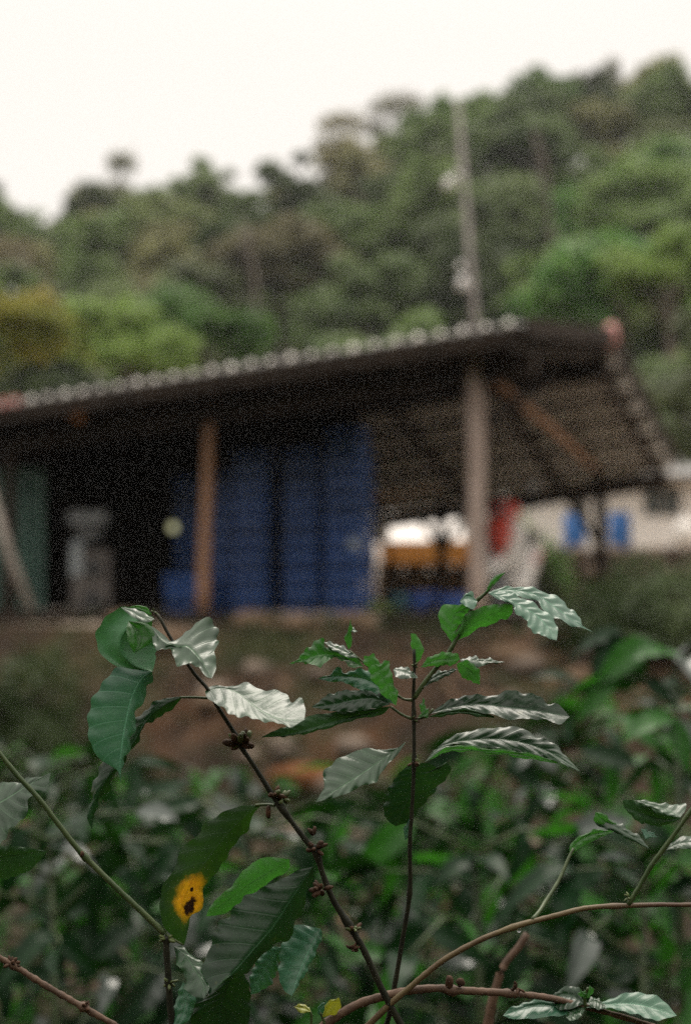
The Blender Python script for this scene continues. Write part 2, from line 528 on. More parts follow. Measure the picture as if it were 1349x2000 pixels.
while y < 112:
    half = y*.245*1.08 + 3.5
    step = 3.3 + (y-46)*.018
    n = int(2*half/step)
    for i in range(n):
        x = -half + (i+.5)*2*half/n + rng.uniform(-1.2, 1.2)
        yy = y + rng.uniform(-1.4, 1.4)
        k = rng.choices(range(7), [5, 4, 4, 4, 3, 3, 1.6])[0]
        if x > 7 and yy < 75 and rng.random() < .55: k = rng.choice([2, 6, 6, 3])
        zt_ = float(gz(x, yy))+4
        ppx = 674.5+F*x/yy; ppy = 1170-F*(zt_-EYE)/yy
        sz = rng.uniform(.62, 1.12)
        cols = ['past the left edge', 'by the left edge', 'over the teal tarpaulin', 'over the reddish post', 'over the crate stacks', 'left of the utility pole', 'right of the utility pole', 'over the roof end', 'by the right edge', 'past the right edge']
        ci = 0 if ppx < -30 else 9 if ppx > 1380 else 1+min(7, int((max(0, ppx))/169))
        ri = 'on the ridge' if yy > 96 else 'high on the hillside' if yy > 80 else 'halfway up the slope' if yy > 64 else 'low on the hillside'
        big = 'big ' if sz > .92 else 'small ' if sz < .78 else ''
        tree(k, x, yy, sz, f'{big}{KINDS[k][3]} tree {ri}, {cols[ci]}')
        count += 1
    y += 4.4 + (y-46)*.02
print('forest trees', count)

# single trees that stand out
def single(kindmesh, trunk, loc, base, label, s=1., name='tree', rz=0):
    e = empty(name, loc, label, 'tree', None, rz)
    e.scale = (s,)*3
    link('trunk', trunk, e, world_pts=False)
    link('crown', kindmesh, e, (0, 0, base), world_pts=False)
    return e
ym, ycen = crown_mesh('crown', M['crown_yellow'], 1.5, 1.6, 22, 110, .13, 91)
yt = trunk_mesh('trunk', M['bark'], 3., .12, [(np.array([c[0], c[1], c[2]+1.4]), r) for c, r in ycen])
p = at(15, 700, 30)
single(ym, yt, (p.x-.1, 30, float(gz(p.x, 30))), p.z-float(gz(p.x, 30))-1.25, 'small round tree with yellow orange top leaves left of the shed roof', name='broadleaf_tree')
gm, gcen = crown_mesh('crown', M['crown_bright'], 1.9, 1.9, 20, 95, .2, 92)
gt = trunk_mesh('trunk', M['bark'], 3.6, .15, [(np.array([c[0], c[1], c[2]+2]), r) for c, r in gcen])
for px, py, Y, lab in ((400, 690, 40, 'low spreading light green tree rising just above the shed roof on its left half'),
                       (250, 730, 37, 'light green bushy tree beside the yellow topped tree over the eave')):
    p = at(px, py, Y); single(gm, gt, (p.x, Y, p.z-3.1), 1.8, lab, name='broadleaf_tree', rz=rng.random()*6)
for px, py, Y, lab, s in ((1215, 590, 44, 'tall bright green tree on the slope behind the right end of the roof', 1.35),
                       (1310, 560, 40, 'bright green tree with yellowish upper leaves at the right above the roof end', 1.05)):
    p = at(px, py, Y); single(gm, gt, (p.x, Y, p.z-3.3*s), 1.9, lab, s=s, name='broadleaf_tree', rz=rng.random()*6)
dm, dcen = crown_mesh('crown', M['crown_dark'], 1.5, 2.6, 26, 130, .13, 93)
dt = trunk_mesh('trunk', M['bark'], 4., .14, [(np.array([c[0], c[1], c[2]+1.]), r) for c, r in dcen])
p = at(1400, 800, 21); single(dm, dt, (p.x+.3, 21, float(gz(p.x, 21))-.1), .6, 'dark leafy tree at the right edge beside the shed', name='broadleaf_tree')
p = at(1330, 880, 30); single(dm, dt, (p.x+.1, 30, float(gz(p.x, 30))-.1), .9, 'dark tree behind the white house at the right', s=1.1, name='broadleaf_tree')
# emergent trees on the skyline, thin umbrella crowns
def umbrella(px, top_py, Y, tiers, label):
    p = at(px, top_py, Y)
    g0 = float(gz(p.x, Y))
    e = empty('emergent_tree', (p.x, Y, g0-.3), label, 'tree')
    H = p.z-g0+.3
    b = MB()
    b.tube([(0, 0, 0), (.15, 0, H*.5), (-.1, 0, H*.8), (0, 0, H-.3)], [.22, .17, .12, .05], 6)
    for fz, rx, dx in tiers:
        for k in range(6):
            a = k*1.05+fz*3
            b.tube([(0, 0, H*fz-.7), (dx+rx*.8*cos(a), rx*.8*sin(a), H*fz-.1)], [.06, .02], 4)
    b.build('trunk', M['bark'], e).matrix_parent_inverse = Matrix()
    V = []
    g = np.random.default_rng(int(px))
    for fz, rx, dx in tiers:
        n = int(520*rx)
        a = g.uniform(0, 6.28, n); r = rx*np.sqrt(g.random(n))
        pos = np.stack([dx+r*np.cos(a), r*np.sin(a), H*fz-.35*r*r/rx+g.normal(size=n)*(.16+.22*np.abs(np.sin(a*2+fz*9)))], 1)
        d1 = g.normal(size=(n, 3))*[1, 1, .4]; d1 /= np.linalg.norm(d1, axis=1)[:, None]
        d2 = g.normal(size=(n, 3))*[1, 1, .4]; d2 /= np.linalg.norm(d2, axis=1)[:, None]
        V.append(np.stack([pos+d1*.16, pos+d2*.1, pos-d1*.16, pos-d2*.1], 1).reshape(-1, 3))
    V = np.concatenate(V)
    link('crown', mesh('crown', V, np.arange(len(V)).reshape(-1, 4).tolist(), M['crown_olive']), e, world_pts=False)
umbrella(238, 308, 96, [(.985, 1.1, 0), (.78, 1.0, -.3), (.66, 1.3, .4)], 'slender flat topped tree standing clear above the skyline at the left')
umbrella(170, 385, 100, [(.98, 1.2, 0), (.85, 1.4, .2)], 'small thin crowned tree on the skyline beside the slender one')
umbrella(660, 225, 100, [(.97, 1.9, .3), (.80, 1.0, -.9), (.7, .9, 1.2)], 'open crowned tree on the ridge with sky showing through it')
umbrella(770, 190, 101, [(.97, 2.2, .2), (.76, .8, 1.4), (.8, .7, -1.3)], 'wide thin topped tree on the ridge over bright gaps of sky')
umbrella(1195, 125, 104, [(.98, .6, 0), (.85, .8, .1)], 'tiny thin tree poking above the ridge at the right')
# pale bare trunks seen among the forest
for px, py0, py1, Y, lab in ((500, 560, 470, 58, 'pale bare trunk leaning in the forest above the middle of the shed roof'), (722, 640, 560, 56, 'short pale trunk just above the shed roof left of the pole'),
                        (1075, 460, 300, 62, 'grey bare trunk in the forest right of the pole'), (115, 700, 590, 50, 'pale leaning trunk beside the yellow topped tree')):
    a, bq = at(px, py0, Y), at(px-14, py1, Y)
    g0 = float(gz(a.x, Y)); e = empty('bare_tree', (a.x, Y, g0), lab, 'tree')
    tb = MB(); tb.tube([Vector((a.x, Y, g0-.5)), a, bq, bq+Vector((-.4, .3, 1.0))], [.14, .12, .09, .04], 7, .1)
    for k in range(5):
        tb.tube([a.lerp(bq, .4+.12*k), a.lerp(bq, .6+.12*k)+Vector((rng.uniform(-1, 1), rng.uniform(-.6, .6), rng.uniform(.4, 1)))], [.07, .02], 5)
    tb.build('trunk', M['bark'], e, True)
# undergrowth covering the slope between the trunks
g = np.random.default_rng(5)
n = 26000
yy = g.uniform(24, 112, n); xx = g.uniform(-1, 1, n)*(yy*.27+6)
keep = ~((yy < 34))
yy, xx = yy[keep], xx[keep]; n = len(yy)
pos = np.stack([xx, yy, gz(xx, yy)+g.uniform(0, 1.3, n)*(.4+.6*np.abs(fnoise(xx, yy, .5)))], 1)
d1 = g.normal(size=(n, 3)); d1 /= np.linalg.norm(d1, axis=1)[:, None]
d2 = np.cross(d1, g.normal(size=(n, 3))); d2 /= np.linalg.norm(d2, axis=1)[:, None]
s = g.uniform(.2, .5, (n, 1))
V = np.stack([pos+d1*s, pos+d2*s*.6, pos-d1*s, pos-d2*s*.6], 1).reshape(-1, 3)
o = link('undergrowth', mesh('undergrowth', V, np.arange(len(V)).reshape(-1, 4).tolist(), M['crown_mid']))
tag(o, 'tangled green undergrowth between the trees on the hillside', 'undergrowth', kind='stuff')

# unseen foliage added behind the camera to block sky light
n = 22000
yy = -g.uniform(4.5, 34, n); xx = g.uniform(-1, 1, n)*30
pos = np.stack([xx, yy, gz(xx, yy)+g.uniform(0, 9, n)*np.clip((-yy-2.5)/5, .2, 1)*(.7+.3*fnoise(xx, yy, .6))], 1)
d1 = g.normal(size=(n, 3)); d1 /= np.linalg.norm(d1, axis=1)[:, None]
d2 = np.cross(d1, g.normal(size=(n, 3))); d2 /= np.linalg.norm(d2, axis=1)[:, None]
s = g.uniform(.25, .55, (n, 1))
V = np.stack([pos+d1*s, pos+d2*s*.6, pos-d1*s, pos-d2*s*.6], 1).reshape(-1, 3)
o = link('wood', mesh('wood', V, np.arange(len(V)).reshape(-1, 4).tolist(), M['crown_dark']))
tag(o, 'dark leafy wood on the near slope of the valley', 'wood', kind='stuff')

# ------------------------------------------------------------------ the shed
M['tile'] = simple('roof_tile', (.030,.024,.020), (.075,.06,.05), .38, 5, .006, .5, obj_rand=.25)
M['tile_red'] = simple('roof_tile_red', (.42,.15,.13), (.62,.30,.27), .5, 6, .004, .4)
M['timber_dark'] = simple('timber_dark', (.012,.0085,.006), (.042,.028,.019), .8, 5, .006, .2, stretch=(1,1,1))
M['timber_red'] = simple('timber_red', (.18,.095,.05), (.36,.20,.12), .75, 6, .005, .25, stretch=(4,4,.6))
M['post_grey'] = simple('post_grey', (.27,.205,.175), (.48,.38,.33), .8, 5, .006, .25, stretch=(4,4,.6))
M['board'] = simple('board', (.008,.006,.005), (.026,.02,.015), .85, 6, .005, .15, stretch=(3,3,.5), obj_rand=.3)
M['concrete'] = simple('concrete', (.26,.23,.20), (.46,.42,.37), .9, 7, .01, .2)
M['crate'] = simple('crate_blue', (.020,.062,.22), (.042,.115,.36), .38, 6, .002, .5, obj_rand=.25)
def W(u, w, z): return Vector((E0.x+EU.x*u+EN.x*w, E0.y+EU.y*u+EN.y*w, z))
def solve_u(px, w):
    a = (px-674.5)/F
    # x/y = a/cp approx (small pitch)
    bx, by = E0.x+EN.x*w, E0.y+EN.y*w
    a = a/cp_*1.0
    return (a*by-bx)/(EU.x-a*EU.y)
# the roof surface: near eave, ridge, far eave, all sinking gently towards the left
UL = 8.2
def roof_z(u, w):
    ze = EYE + 2.37 - .072*u
    zr = EYE + 2.78 - .080*u
    zf = EYE + 1.72 - .118*u
    if w < 3.0: return ze + (zr-ze)*w/3.0
    return zr + (zf-zr)*(w-3.0)/3.15
shed = empty('shed', W(3, 3, FLOOR), 'long open sided timber shed with a corrugated tile roof full of crates', 'shed')
# tiles: every one a part
PITCHU = .2145
def tile_mesh(length):
    v, f = [], []
    nu = 8
    for j, (l, dz) in enumerate(((0, .0), (length, 0))):
        for side in (0, 1):
            for i in range(nu+1):
                s = i/nu
                h = .045*sin(pi*min(1, s/.62))**1.0 if s < .62 else -.010*sin(pi*(s-.62)/.38)
                v.append((s*(PITCHU+.006), l, h - side*.014))
    n1 = nu+1
    for i in range(nu):
        f.append((i, i+1, 2*n1+i+1, 2*n1+i))
        f.append((n1+i+1, n1+i, 3*n1+i, 3*n1+i+1))
        f.append((i+1, i, n1+i, n1+i+1))
        f.append((2*n1+i, 2*n1+i+1, 3*n1+i+1, 3*n1+i))
    return v, f
rows = [(-.12, .96), (.82, 1.92), (1.86, 3.0)]
rows2 = [(3.0, 4.08), (4.0, 5.12), (5.06, 6.2)]
meshes = {}
ncol = int(UL/PITCHU)
for (w0, w1) in rows+rows2:
    v, f = tile_mesh(1.0)
    for c in range(ncol):
        u0 = c*PITCHU
        A, B = W(u0, w0, 0), W(u0+PITCHU, w0, 0)
        D = W(u0, w1, 0)
        A.z, B.z, D.z = roof_z(u0, w0), roof_z(u0+PITCHU, w0), roof_z(u0, w1)
        lift = .018 if (w0, w1) in rows2 else .0
        far = (w0, w1) in rows2
        xa = (B-A); ya = (D-A)
        za = ya.cross(xa).normalized()
        if za.z < 0: za = -za
        key = 'far' if far else 'near'
        if key not in meshes:
            meshes[key] = mesh('roof_tile', v, f, M['tile'], True)
        m = Matrix((( xa.x/PITCHU, ya.x, za.x, A.x), (xa.y/PITCHU, ya.y, za.y, A.y), (xa.z/PITCHU, ya.z, za.z, A.z+.05+lift + (0.012 if w0 in (.82, 4.0) else 0)), (0, 0, 0, 1)))
        o = link('roof_tile', meshes[key], shed)
        # the frame is not orthogonal: keep it as a parent-inverse matrix
        o.matrix_parent_inverse = par_mat(shed).inverted() @ m
        if w0 < 0 and c >= ncol-5 or w0 < 0 and 25 < c < 0:
            pass
# beads added at the eave tile ends, their pale colour standing in for glints
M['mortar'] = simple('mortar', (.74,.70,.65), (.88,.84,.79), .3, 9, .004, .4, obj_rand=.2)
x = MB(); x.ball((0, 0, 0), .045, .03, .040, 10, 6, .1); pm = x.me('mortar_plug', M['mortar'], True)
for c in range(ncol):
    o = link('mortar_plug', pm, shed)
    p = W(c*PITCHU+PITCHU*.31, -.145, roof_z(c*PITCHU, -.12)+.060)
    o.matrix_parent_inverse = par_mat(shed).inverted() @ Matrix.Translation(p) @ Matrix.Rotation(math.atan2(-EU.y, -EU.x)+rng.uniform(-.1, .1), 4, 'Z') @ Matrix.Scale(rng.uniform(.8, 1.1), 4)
# ridge caps
for c in range(int(UL/.42)):
    u0 = c*.42; b = MB()
    pts0 = [W(u0, 2.86, roof_z(u0, 2.86)+.115), W(u0, 3.0, roof_z(u0, 3.0)+.16), W(u0, 3.16, roof_z(u0, 3.16)+.11)]
    pts1 = [W(u0+.44, 2.86, roof_z(u0+.44, 2.86)+.10), W(u0+.44, 3.0, roof_z(u0+.44, 3.0)+.145), W(u0+.44, 3.16, roof_z(u0+.44, 3.16)+.095)]
    q = pts0+pts1; q += [p-Vector((0, 0, .02)) for p in q]
    b.v = q; b.f = [(0,1,4,3),(1,2,5,4),(6,9,10,7),(7,10,11,8),(0,6,7,1),(1,7,8,2),(3,4,10,9),(4,5,11,10),(0,3,9,6),(2,8,11,5)]
    o = b.build('ridge_cap', M['tile_red'] if c == 0 else M['tile'], shed)
    if c == 0: o['label'] = 'faded pink end cap of the ridge'
# red end cap block and a pinkish tile patch at the left end of the eave
b = MB(); e0 = W(-.05, 3.0, roof_z(0, 3.0)+.06); b.ball(e0, .085, .10, .14, 10, 8, .1); o = b.build('ridge_cap', M['tile_red'], shed, True); o['label'] = 'rounded pink ridge end piece'
for c in (0, 1, 2, 3, 4):
    u0 = solve_u(-30+c*14, -.1)
    b = MB(); b.box(W(u0, -.13, roof_z(u0, 0)+.07), .16, .05, .09, Matrix.Rotation(math.atan2(-EU.y, -EU.x), 3, 'Z')); o = b.build('eave_trim', M['tile_red'], shed); o['label'] = 'pinkish red eave trim at the left end'
# beams
def beam(u0, w0, u1, w1, drop, wd, ht, mat, name, z0=None, z1=None):
    a = W(u0, w0, (roof_z(u0, w0)-drop) if z0 is None else z0)
    b_ = W(u1, w1, (roof_z(u1, w1)-drop) if z1 is None else z1)
    d = b_-a; L = d.length; d.normalize()
    s = d.cross(Vector((0, 0, 1))).normalized(); t_ = s.cross(d)
    m = Matrix((s, d, t_)).transposed()
    x = MB(); x.box((a+b_)/2, wd, L, ht, m)
    return x.build(name, mat, shed)
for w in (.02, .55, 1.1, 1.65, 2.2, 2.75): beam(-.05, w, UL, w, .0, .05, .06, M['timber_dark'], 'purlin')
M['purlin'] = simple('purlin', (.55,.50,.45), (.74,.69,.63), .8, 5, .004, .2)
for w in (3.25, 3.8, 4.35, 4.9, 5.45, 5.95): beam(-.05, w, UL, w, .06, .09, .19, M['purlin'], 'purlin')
for u in np.arange(.12, UL, 1.28):
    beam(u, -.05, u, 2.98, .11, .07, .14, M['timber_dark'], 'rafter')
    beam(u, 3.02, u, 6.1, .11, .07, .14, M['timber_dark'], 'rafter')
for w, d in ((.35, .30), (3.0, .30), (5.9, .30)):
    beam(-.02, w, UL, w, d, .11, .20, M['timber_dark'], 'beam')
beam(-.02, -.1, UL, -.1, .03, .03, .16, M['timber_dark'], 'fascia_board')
def post(px, w, r0, r1, mat, zt=None, lean=0., bpx=None):
    u = solve_u(px, w)
    b = MB()
    zt_ = roof_z(u, w)-.12 if zt is None else zt
    p0 = W(u, w, FLOOR-.02); p1 = W(u, w, zt_)+Vector((lean, 0, 0))
    n = 9
    pts = [p0.lerp(p1, i/(n-1))+Vector((.004*sin(i*1.7+px), 0, 0)) for i in range(n)]
    b.tube(pts, [r0+(r1-r0)*i/(n-1) for i in range(n)], 12, .03)
    o = b.build('post', mat, shed, True)
    return u
uL = post(396, .35, .066, .048, M['timber_red'], lean=.07)
uR = post(930, .35, .076, .086, M['post_grey'])
ub1 = post(862, 5.9, .075, .07, M['timber_dark'])
ub2 = post(1172, 5.9, .085, .08, M['timber_dark'])
ub3 = post(640, 5.9, .075, .07, M['timber_dark'])
post(20, .35, .07, .06, M['timber_dark'])
post(560, 3.0, .07, .06, M['timber_dark'])
# knee braces
def brace(a, b_, r, mat=None):
    x = MB(); x.tube([a, (a+b_)/2+Vector((0, 0, .02)), b_], [r, r, r*.9], 7, .1); return x.build('brace', mat or M['timber_dark'], shed, True)
brace(W(uR, .4, EYE+1.55), W(uR-.1, 3.2, EYE+2.55), .045)
brace(W(uR-.02, .40, roof_z(uR, .4)-.25), W(ub2, 5.8, roof_z(ub2, 5.8)-.1), .05, M['timber_red'])
brace(W(ub1, 5.9, EYE+.62), W(ub1+.4, 5.9, roof_z(ub1, 5.9)-.25), .045)
brace(W(ub1, 5.9, EYE+.62), W(ub1-.4, 5.9, roof_z(ub1, 5.9)-.25), .045)
brace(W(ub2, 5.9, EYE+.65), W(ub2+.55, 5.9, roof_z(ub2, 5.9)-.25), .045)
# dark board back and end walls of the closed bay
def boards(u0, w0, u1, w1, zt, mat):
    a, b_ = W(u0, w0, 0), W(u1, w1, 0)
    L = (b_-a).length; n = int(L/.2)
    d = (b_-a).normalized(); ang = math.atan2(d.y, d.x)
    for i in range(n):
        c = a.lerp(b_, (i+.5)/n)
        uu, ww = u0+(u1-u0)*(i+.5)/n, w0+(w1-w0)*(i+.5)/n
        top = roof_z(uu, ww)-.05 if zt is None else zt
        x = MB(); x.box((c.x, c.y, (FLOOR+top)/2), L/n-.012, .022+.006*(i % 2), top-FLOOR, Matrix.Rotation(ang, 3, 'Z'))
        x.build('wall_board', mat, shed)
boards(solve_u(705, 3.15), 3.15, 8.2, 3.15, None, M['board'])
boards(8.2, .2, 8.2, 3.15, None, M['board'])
# floor slab
x = MB(); cen = W(4.0, 3.0, FLOOR-.12); x.box(cen, 9.2, 6.6, .22, Matrix.Rotation(math.atan2(-EU.y, -EU.x), 3, 'Z')); x.build('floor', M['concrete'], shed)
beam(-.35, -.345, UL, -.345, 0, .04, .25, M['timber_dark'], 'edge_plank', FLOOR-.115, FLOOR-.115)
beam(-.085, -.12, -.085, 2.98, -.03, .03, .17, M['timber_dark'], 'barge_board')
beam(-.085, 3.02, -.085, 6.22, -.03, .03, .17, M['timber_dark'], 'barge_board')
u_ = solve_u(630, -.34)
x = MB(); x.box(W(u_, -.42, FLOOR-.02), 1.15, .16, .06, Matrix.Rotation(math.atan2(-EU.y, -EU.x), 3, 'Z')); o = x.build('sill_plank', M['post_grey'], shed); 
# rusty bracket under the left eave
x = MB(); u_ = solve_u(148, .0); x.box(W(u_, .0, roof_z(u_, 0)-.13), .16, .05, .12, Matrix.Rotation(.5, 3, 'Y')); x.build('bracket', simple('rust', (.35,.12,.04), (.5,.22,.09), .8), shed)

# ------------------------------------------------------------------ crates
CW, CD, CH = .365, .29, .196
def crate_mesh():
    b = MB()
    w, d, h = CW, CD, CH
    th = .012
    b.box((0, 0, th/2), w-.02, d-.02, th)
    for s in (-1, 1):
        for ax in (0, 1):
            L = w if ax == 0 else d-2*th
            off = (d/2-th/2)*s if ax == 0 else (w/2-th/2)*s
            def bx(c, l, z0, z1, extra=0):
                if ax == 0: b.box((c, off+extra*s, (z0+z1)/2), l, th, z1-z0)
                else: b.box((off+extra*s, c, (z0+z1)/2), th, l, z1-z0)
            bx(0, L, 0.0, .045); bx(0, L, h-.055, h-.03)
            n = 7 if ax == 0 else 5
            for k in range(n):
                c = -L/2+.012+(L-.024)*k/(n-1)
                bx(c, .012, .045, h-.055)
            # rim lip
            if ax == 0: b.box((0, off+.006*s, h-.015), L+.02, th+.012, .03)
            else: b.box((off+.006*s, 0, h-.015), th+.012, L+.0, .03)
    return b.me('crate', M['crate'])
cm = crate_mesh()
ORD = ['bottom', 'second', 'third', 'fourth', 'fifth', 'sixth', 'seventh', 'eighth', 'ninth', 'tenth', 'eleventh']
ang = math.atan2(-EU.y, -EU.x)
stacks = [(678, 1.55, 10, 'tallest stack at the right'), (598, 1.6, 9, 'stack left of the tallest one'),
          (500, 1.55, 9, 'stack just left of the dark gap'), (436, 1.75, 8, 'stack right of the reddish post'),
          (383, 2.1, 8, 'stack half hidden behind the reddish post')]
for px, w, n, words in stacks:
    u = solve_u(px, w)
    for k in range(n):
        p = W(u+rng.uniform(-.008, .008), w+rng.uniform(-.01, .01), FLOOR-.01+k*(CH-.004))
        o = link('plastic_crate', cm, None, p, (0, 0, ang+rng.uniform(-.03, .03)))
        nm = ORD[k] if k < n-1 else 'topmost'
        tag(o, f'blue slatted plastic crate, {nm} of the {words}', 'crate', 'blue plastic crates stacked in the shed')
# second row behind, filling the stacks' depth
for px, w, n, words in [(690, 1.95, 9, 'stack behind the tallest one'), (640, 1.98, 8, 'back stack between the two rightmost ones')]:
    u = solve_u(px, w)
    for k in range(n):
        p = W(u, w, FLOOR-.01+k*(CH-.004))
        o = link('plastic_crate', cm, None, p, (0, 0, ang+rng.uniform(-.03, .03)))
        nm = ORD[k] if k < n-1 else 'topmost'
        tag(o, f'blue slatted plastic crate, {nm} of the {words}', 'crate', 'blue plastic crates stacked in the shed')
# a pale label hung on the tallest stack
u = solve_u(690, 1.36); x = MB(); x.box(W(u, 1.375, at(690, 1055, 14).z), .12, .006, .10, Matrix.Rotation(ang, 3, 'Z'))
o = x.build('paper_label', simple('paper', (.25,.3,.38), (.4,.45,.5), .7)); tag(o, 'small pale paper stuck on the tallest crate stack', 'paper')
# loose blue crate lying at the foot of the reddish post
u = solve_u(362, 1.2); o = link('plastic_crate', cm, None, W(u, 1.2, FLOOR), (0, 0, ang+.5)); tag(o, 'blue crate alone on the floor left of the reddish post', 'crate', 'blue plastic crates stacked in the shed')
u = solve_u(366, 1.25); o = link('plastic_crate', cm, None, W(u, 1.2, FLOOR+CH), (0, 0, ang+.3)); tag(o, 'blue crate resting on the lone crate left of the reddish post', 'crate', 'blue plastic crates stacked in the shed')

# ------------------------------------------------------------------ things in the shed's dark bay
M['tarp'] = simple('tarp_teal', (.05,.10,.085), (.10,.18,.15), .6, 4, .02, .3)
M['grey_metal'] = simple('grey_metal', (.16,.17,.18), (.32,.33,.34), .5, 8, .002, .4)
M['black'] = simple('black_rubber', (.012,.012,.012), (.03,.03,.03), .6, 10, .001, .3)
M['pale_wood'] = simple('pale_wood', (.22,.19,.16), (.38,.34,.30), .8, 6, .003, .2)
# teal tarpaulin curtain with folds
def curtain(px0, px1, py0, py1, Y, mat, name, label, cat, folds=5):
    v, f = [], []
    nx, ny = 40, 14
    for j in range(ny+1):
        for i in range(nx+1):
            a = at(px0+(px1-px0)*i/nx, py0+(py1-py0)*j/ny, Y)
            a.y += .06*sin(i/nx*folds*2*pi+.5*sin(j*.4))*(.4+.6*j/ny)
            v.append(a)
    for j in range(ny):
        for i in range(nx):
            q = j*(nx+1)+i; f.append((q, q+1, q+nx+2, q+nx+1))
    o = link(name, mesh(name, v, f, mat, True)); tag(o, label, cat)
curtain(-60, 88, 915, 1192, 15.6, M['tarp'], 'tarpaulin', 'teal tarpaulin hanging in folds at the left end of the shed', 'tarpaulin')
x = MB(); x.tube([at(-25, 930, 14.6), at(18, 1080, 14.5), at(62, 1195, 14.4)], [.045, .05, .055], 8, .08); o = x.build('leaning_pole', M['pale_wood'], None, True); tag(o, 'pale pole leaning in front of the teal tarpaulin', 'pole')
# hulling machine
Yq = 15.6
e = empty('hulling_machine', at(178, 1190, Yq), 'old grey coffee machine with hopper and two round black wheels in the dark bay', 'machine')
x = MB(); c = at(175, 1012, Yq); x.box(c, .40, .34, .12); x.build('hopper_top', M['grey_metal'], e)
x = MB(); c = at(176, 1040, Yq); x.lathe(c-Vector((0, 0, .06)), [(.07, -.05), (.18, .12)], 4); x.build('hopper', M['grey_metal'], e)
x = MB(); c = at(150, 1090, Yq-.15); x.box(c, .12, .05, .38); x.build('side_plate', simple('paler_metal', (.25,.28,.3), (.4,.43,.45), .5), e)
x = MB(); c = at(182, 1130, Yq); x.box(c, .40, .30, .62); x.build('housing', simple('drab', (.10,.09,.085), (.17,.15,.14), .7), e)
for py in (1110, 1172):
    c = at(182, py, Yq-.18); x = MB(); x.tube([c, c+Vector((0, .06, 0))], [.10, .10], 16); w_ = x.build('wheel', M['black'], e)
    x = MB(); x.tube([c-Vector((0, .02, 0)), c], [.03, .03], 10); x.build('hub', M['grey_metal'], w_)
# glowing ball put in for a bright hole in the wall
t = NT('bulb_glass'); em = t.new('ShaderNodeEmission'); em.inputs[0].default_value = (.72, .70, .40, 1); em.inputs[1].default_value = .55; M['bulb'] = t.fin(em.outputs[0])
c = at(338, 1030, 15.0)
e = empty('light_bulb', c, 'small lit bulb hanging in the dark bay left of the crates', 'light bulb')
x = MB(); x.ball(c, .045, .045, .05, 12, 8); x.build('bulb', M['bulb'], e, True)
x = MB(); x.tube([c+Vector((0, 0, .05)), c+Vector((0, 0, .13))], [.022, .022], 10); x.build('socket', M['black'], e, True)  # holder and line above the glowing ball are added too
x = MB(); x.tube([c+Vector((0, 0, .13)), c+Vector((0, 0, 1.7))], [.006, .006], 5); x.build('cord', M['black'], e, True)

# ------------------------------------------------------------------ beyond the shed: white house, barrels, scooter
M['white_wall'] = simple('white_wall', (.82,.78,.73), (.9,.86,.82), .85, 3, .004, .2)
M['grey_roof'] = simple('grey_roof', (.14,.14,.14), (.26,.25,.24), .6, 4, .01)
M['glass'] = simple('window_glass', (.10,.12,.13), (.18,.2,.2), .15, 2, .0, .6)
M['curtain'] = simple('curtain', (.35,.33,.30), (.5,.47,.43), .9, 12, .004, .1, stretch=(6,1,.3))
YH = 25.5
hx0, hx1 = at(690, 1000, YH).x, at(1560, 1000, YH).x
zt = at(1340, 935, YH).z
house = empty('house', ((hx0+hx1)/2, YH+2.5, 1.35), 'long low white walled house behind the shed', 'house')
wins = [(1255, 1330, 948, 1010), (1430, 1500, 945, 1010), (1110, 1150, 968, 1040)]
# wall built round its openings
xs = sorted([hx0, hx1]+[at(p, 1000, YH).x for w_ in wins for p in w_[:2]])
x = MB()
for i in range(len(xs)-1):
    xm = (xs[i]+xs[i+1])/2
    hole = None
    for w_ in wins:
        if at(w_[0], 1000, YH).x < xm < at(w_[1], 1000, YH).x: hole = w_
    def seg(z0, z1): x.box((xm, YH+.1, (z0+z1)/2), xs[i+1]-xs[i], .2, z1-z0)
    if hole: seg(1.2, at(0, hole[3], YH).z); seg(at(0, hole[2], YH).z, zt)
    else: seg(1.2, zt)
for sx_ in (hx0+.1, hx1-.1): x.box((sx_, YH+2.6, (1.2+zt)/2), .2, 4.8, zt-1.2)
x.box(((hx0+hx1)/2, YH+5.1, (1.2+zt)/2), hx1-hx0, .2, zt-1.2)
x.build('wall', M['white_wall'], house)
for w_ in wins:
    a, b_ = at(w_[0], w_[3], YH), at(w_[1], w_[2], YH)
    wd, hh = b_.x-a.x, b_.z-a.z; cx_, cz_ = (a.x+b_.x)/2, (a.z+b_.z)/2
    x = MB()
    for s_ in (-1, 1):
        x.box((cx_+s_*(wd/2-.025), YH+.06, cz_), .05, .08, hh); x.box((cx_, YH+.062, cz_+s_*(hh/2-.025)), wd-.1, .08, .05)
    x.box((cx_, YH+.06, cz_), .04, .07, hh-.1)
    fr = x.build('window', M['pale_wood'], house)
    for s_ in (-1, 1):
        x = MB(); x.box((cx_+s_*(wd/4-.01), YH+.09, cz_), wd/2-.07, .01, hh-.1); x.build('pane', M['glass'], fr)
    x = MB(); x.box((cx_, YH+.14, cz_+.02), wd-.12, .02, hh-.14); x.build('curtain', M['curtain'], fr)
x = MB()
xm = (hx0+hx1)/2; L = hx1-hx0+.8
for s_, yc in ((1, YH+1.1), (-1, YH+4.0)):
    x.box((xm, yc, zt+.30), L, 3.15, .05, Matrix.Rotation(s_*.18, 3, 'X'))
x.build('roof', M['grey_roof'], house)

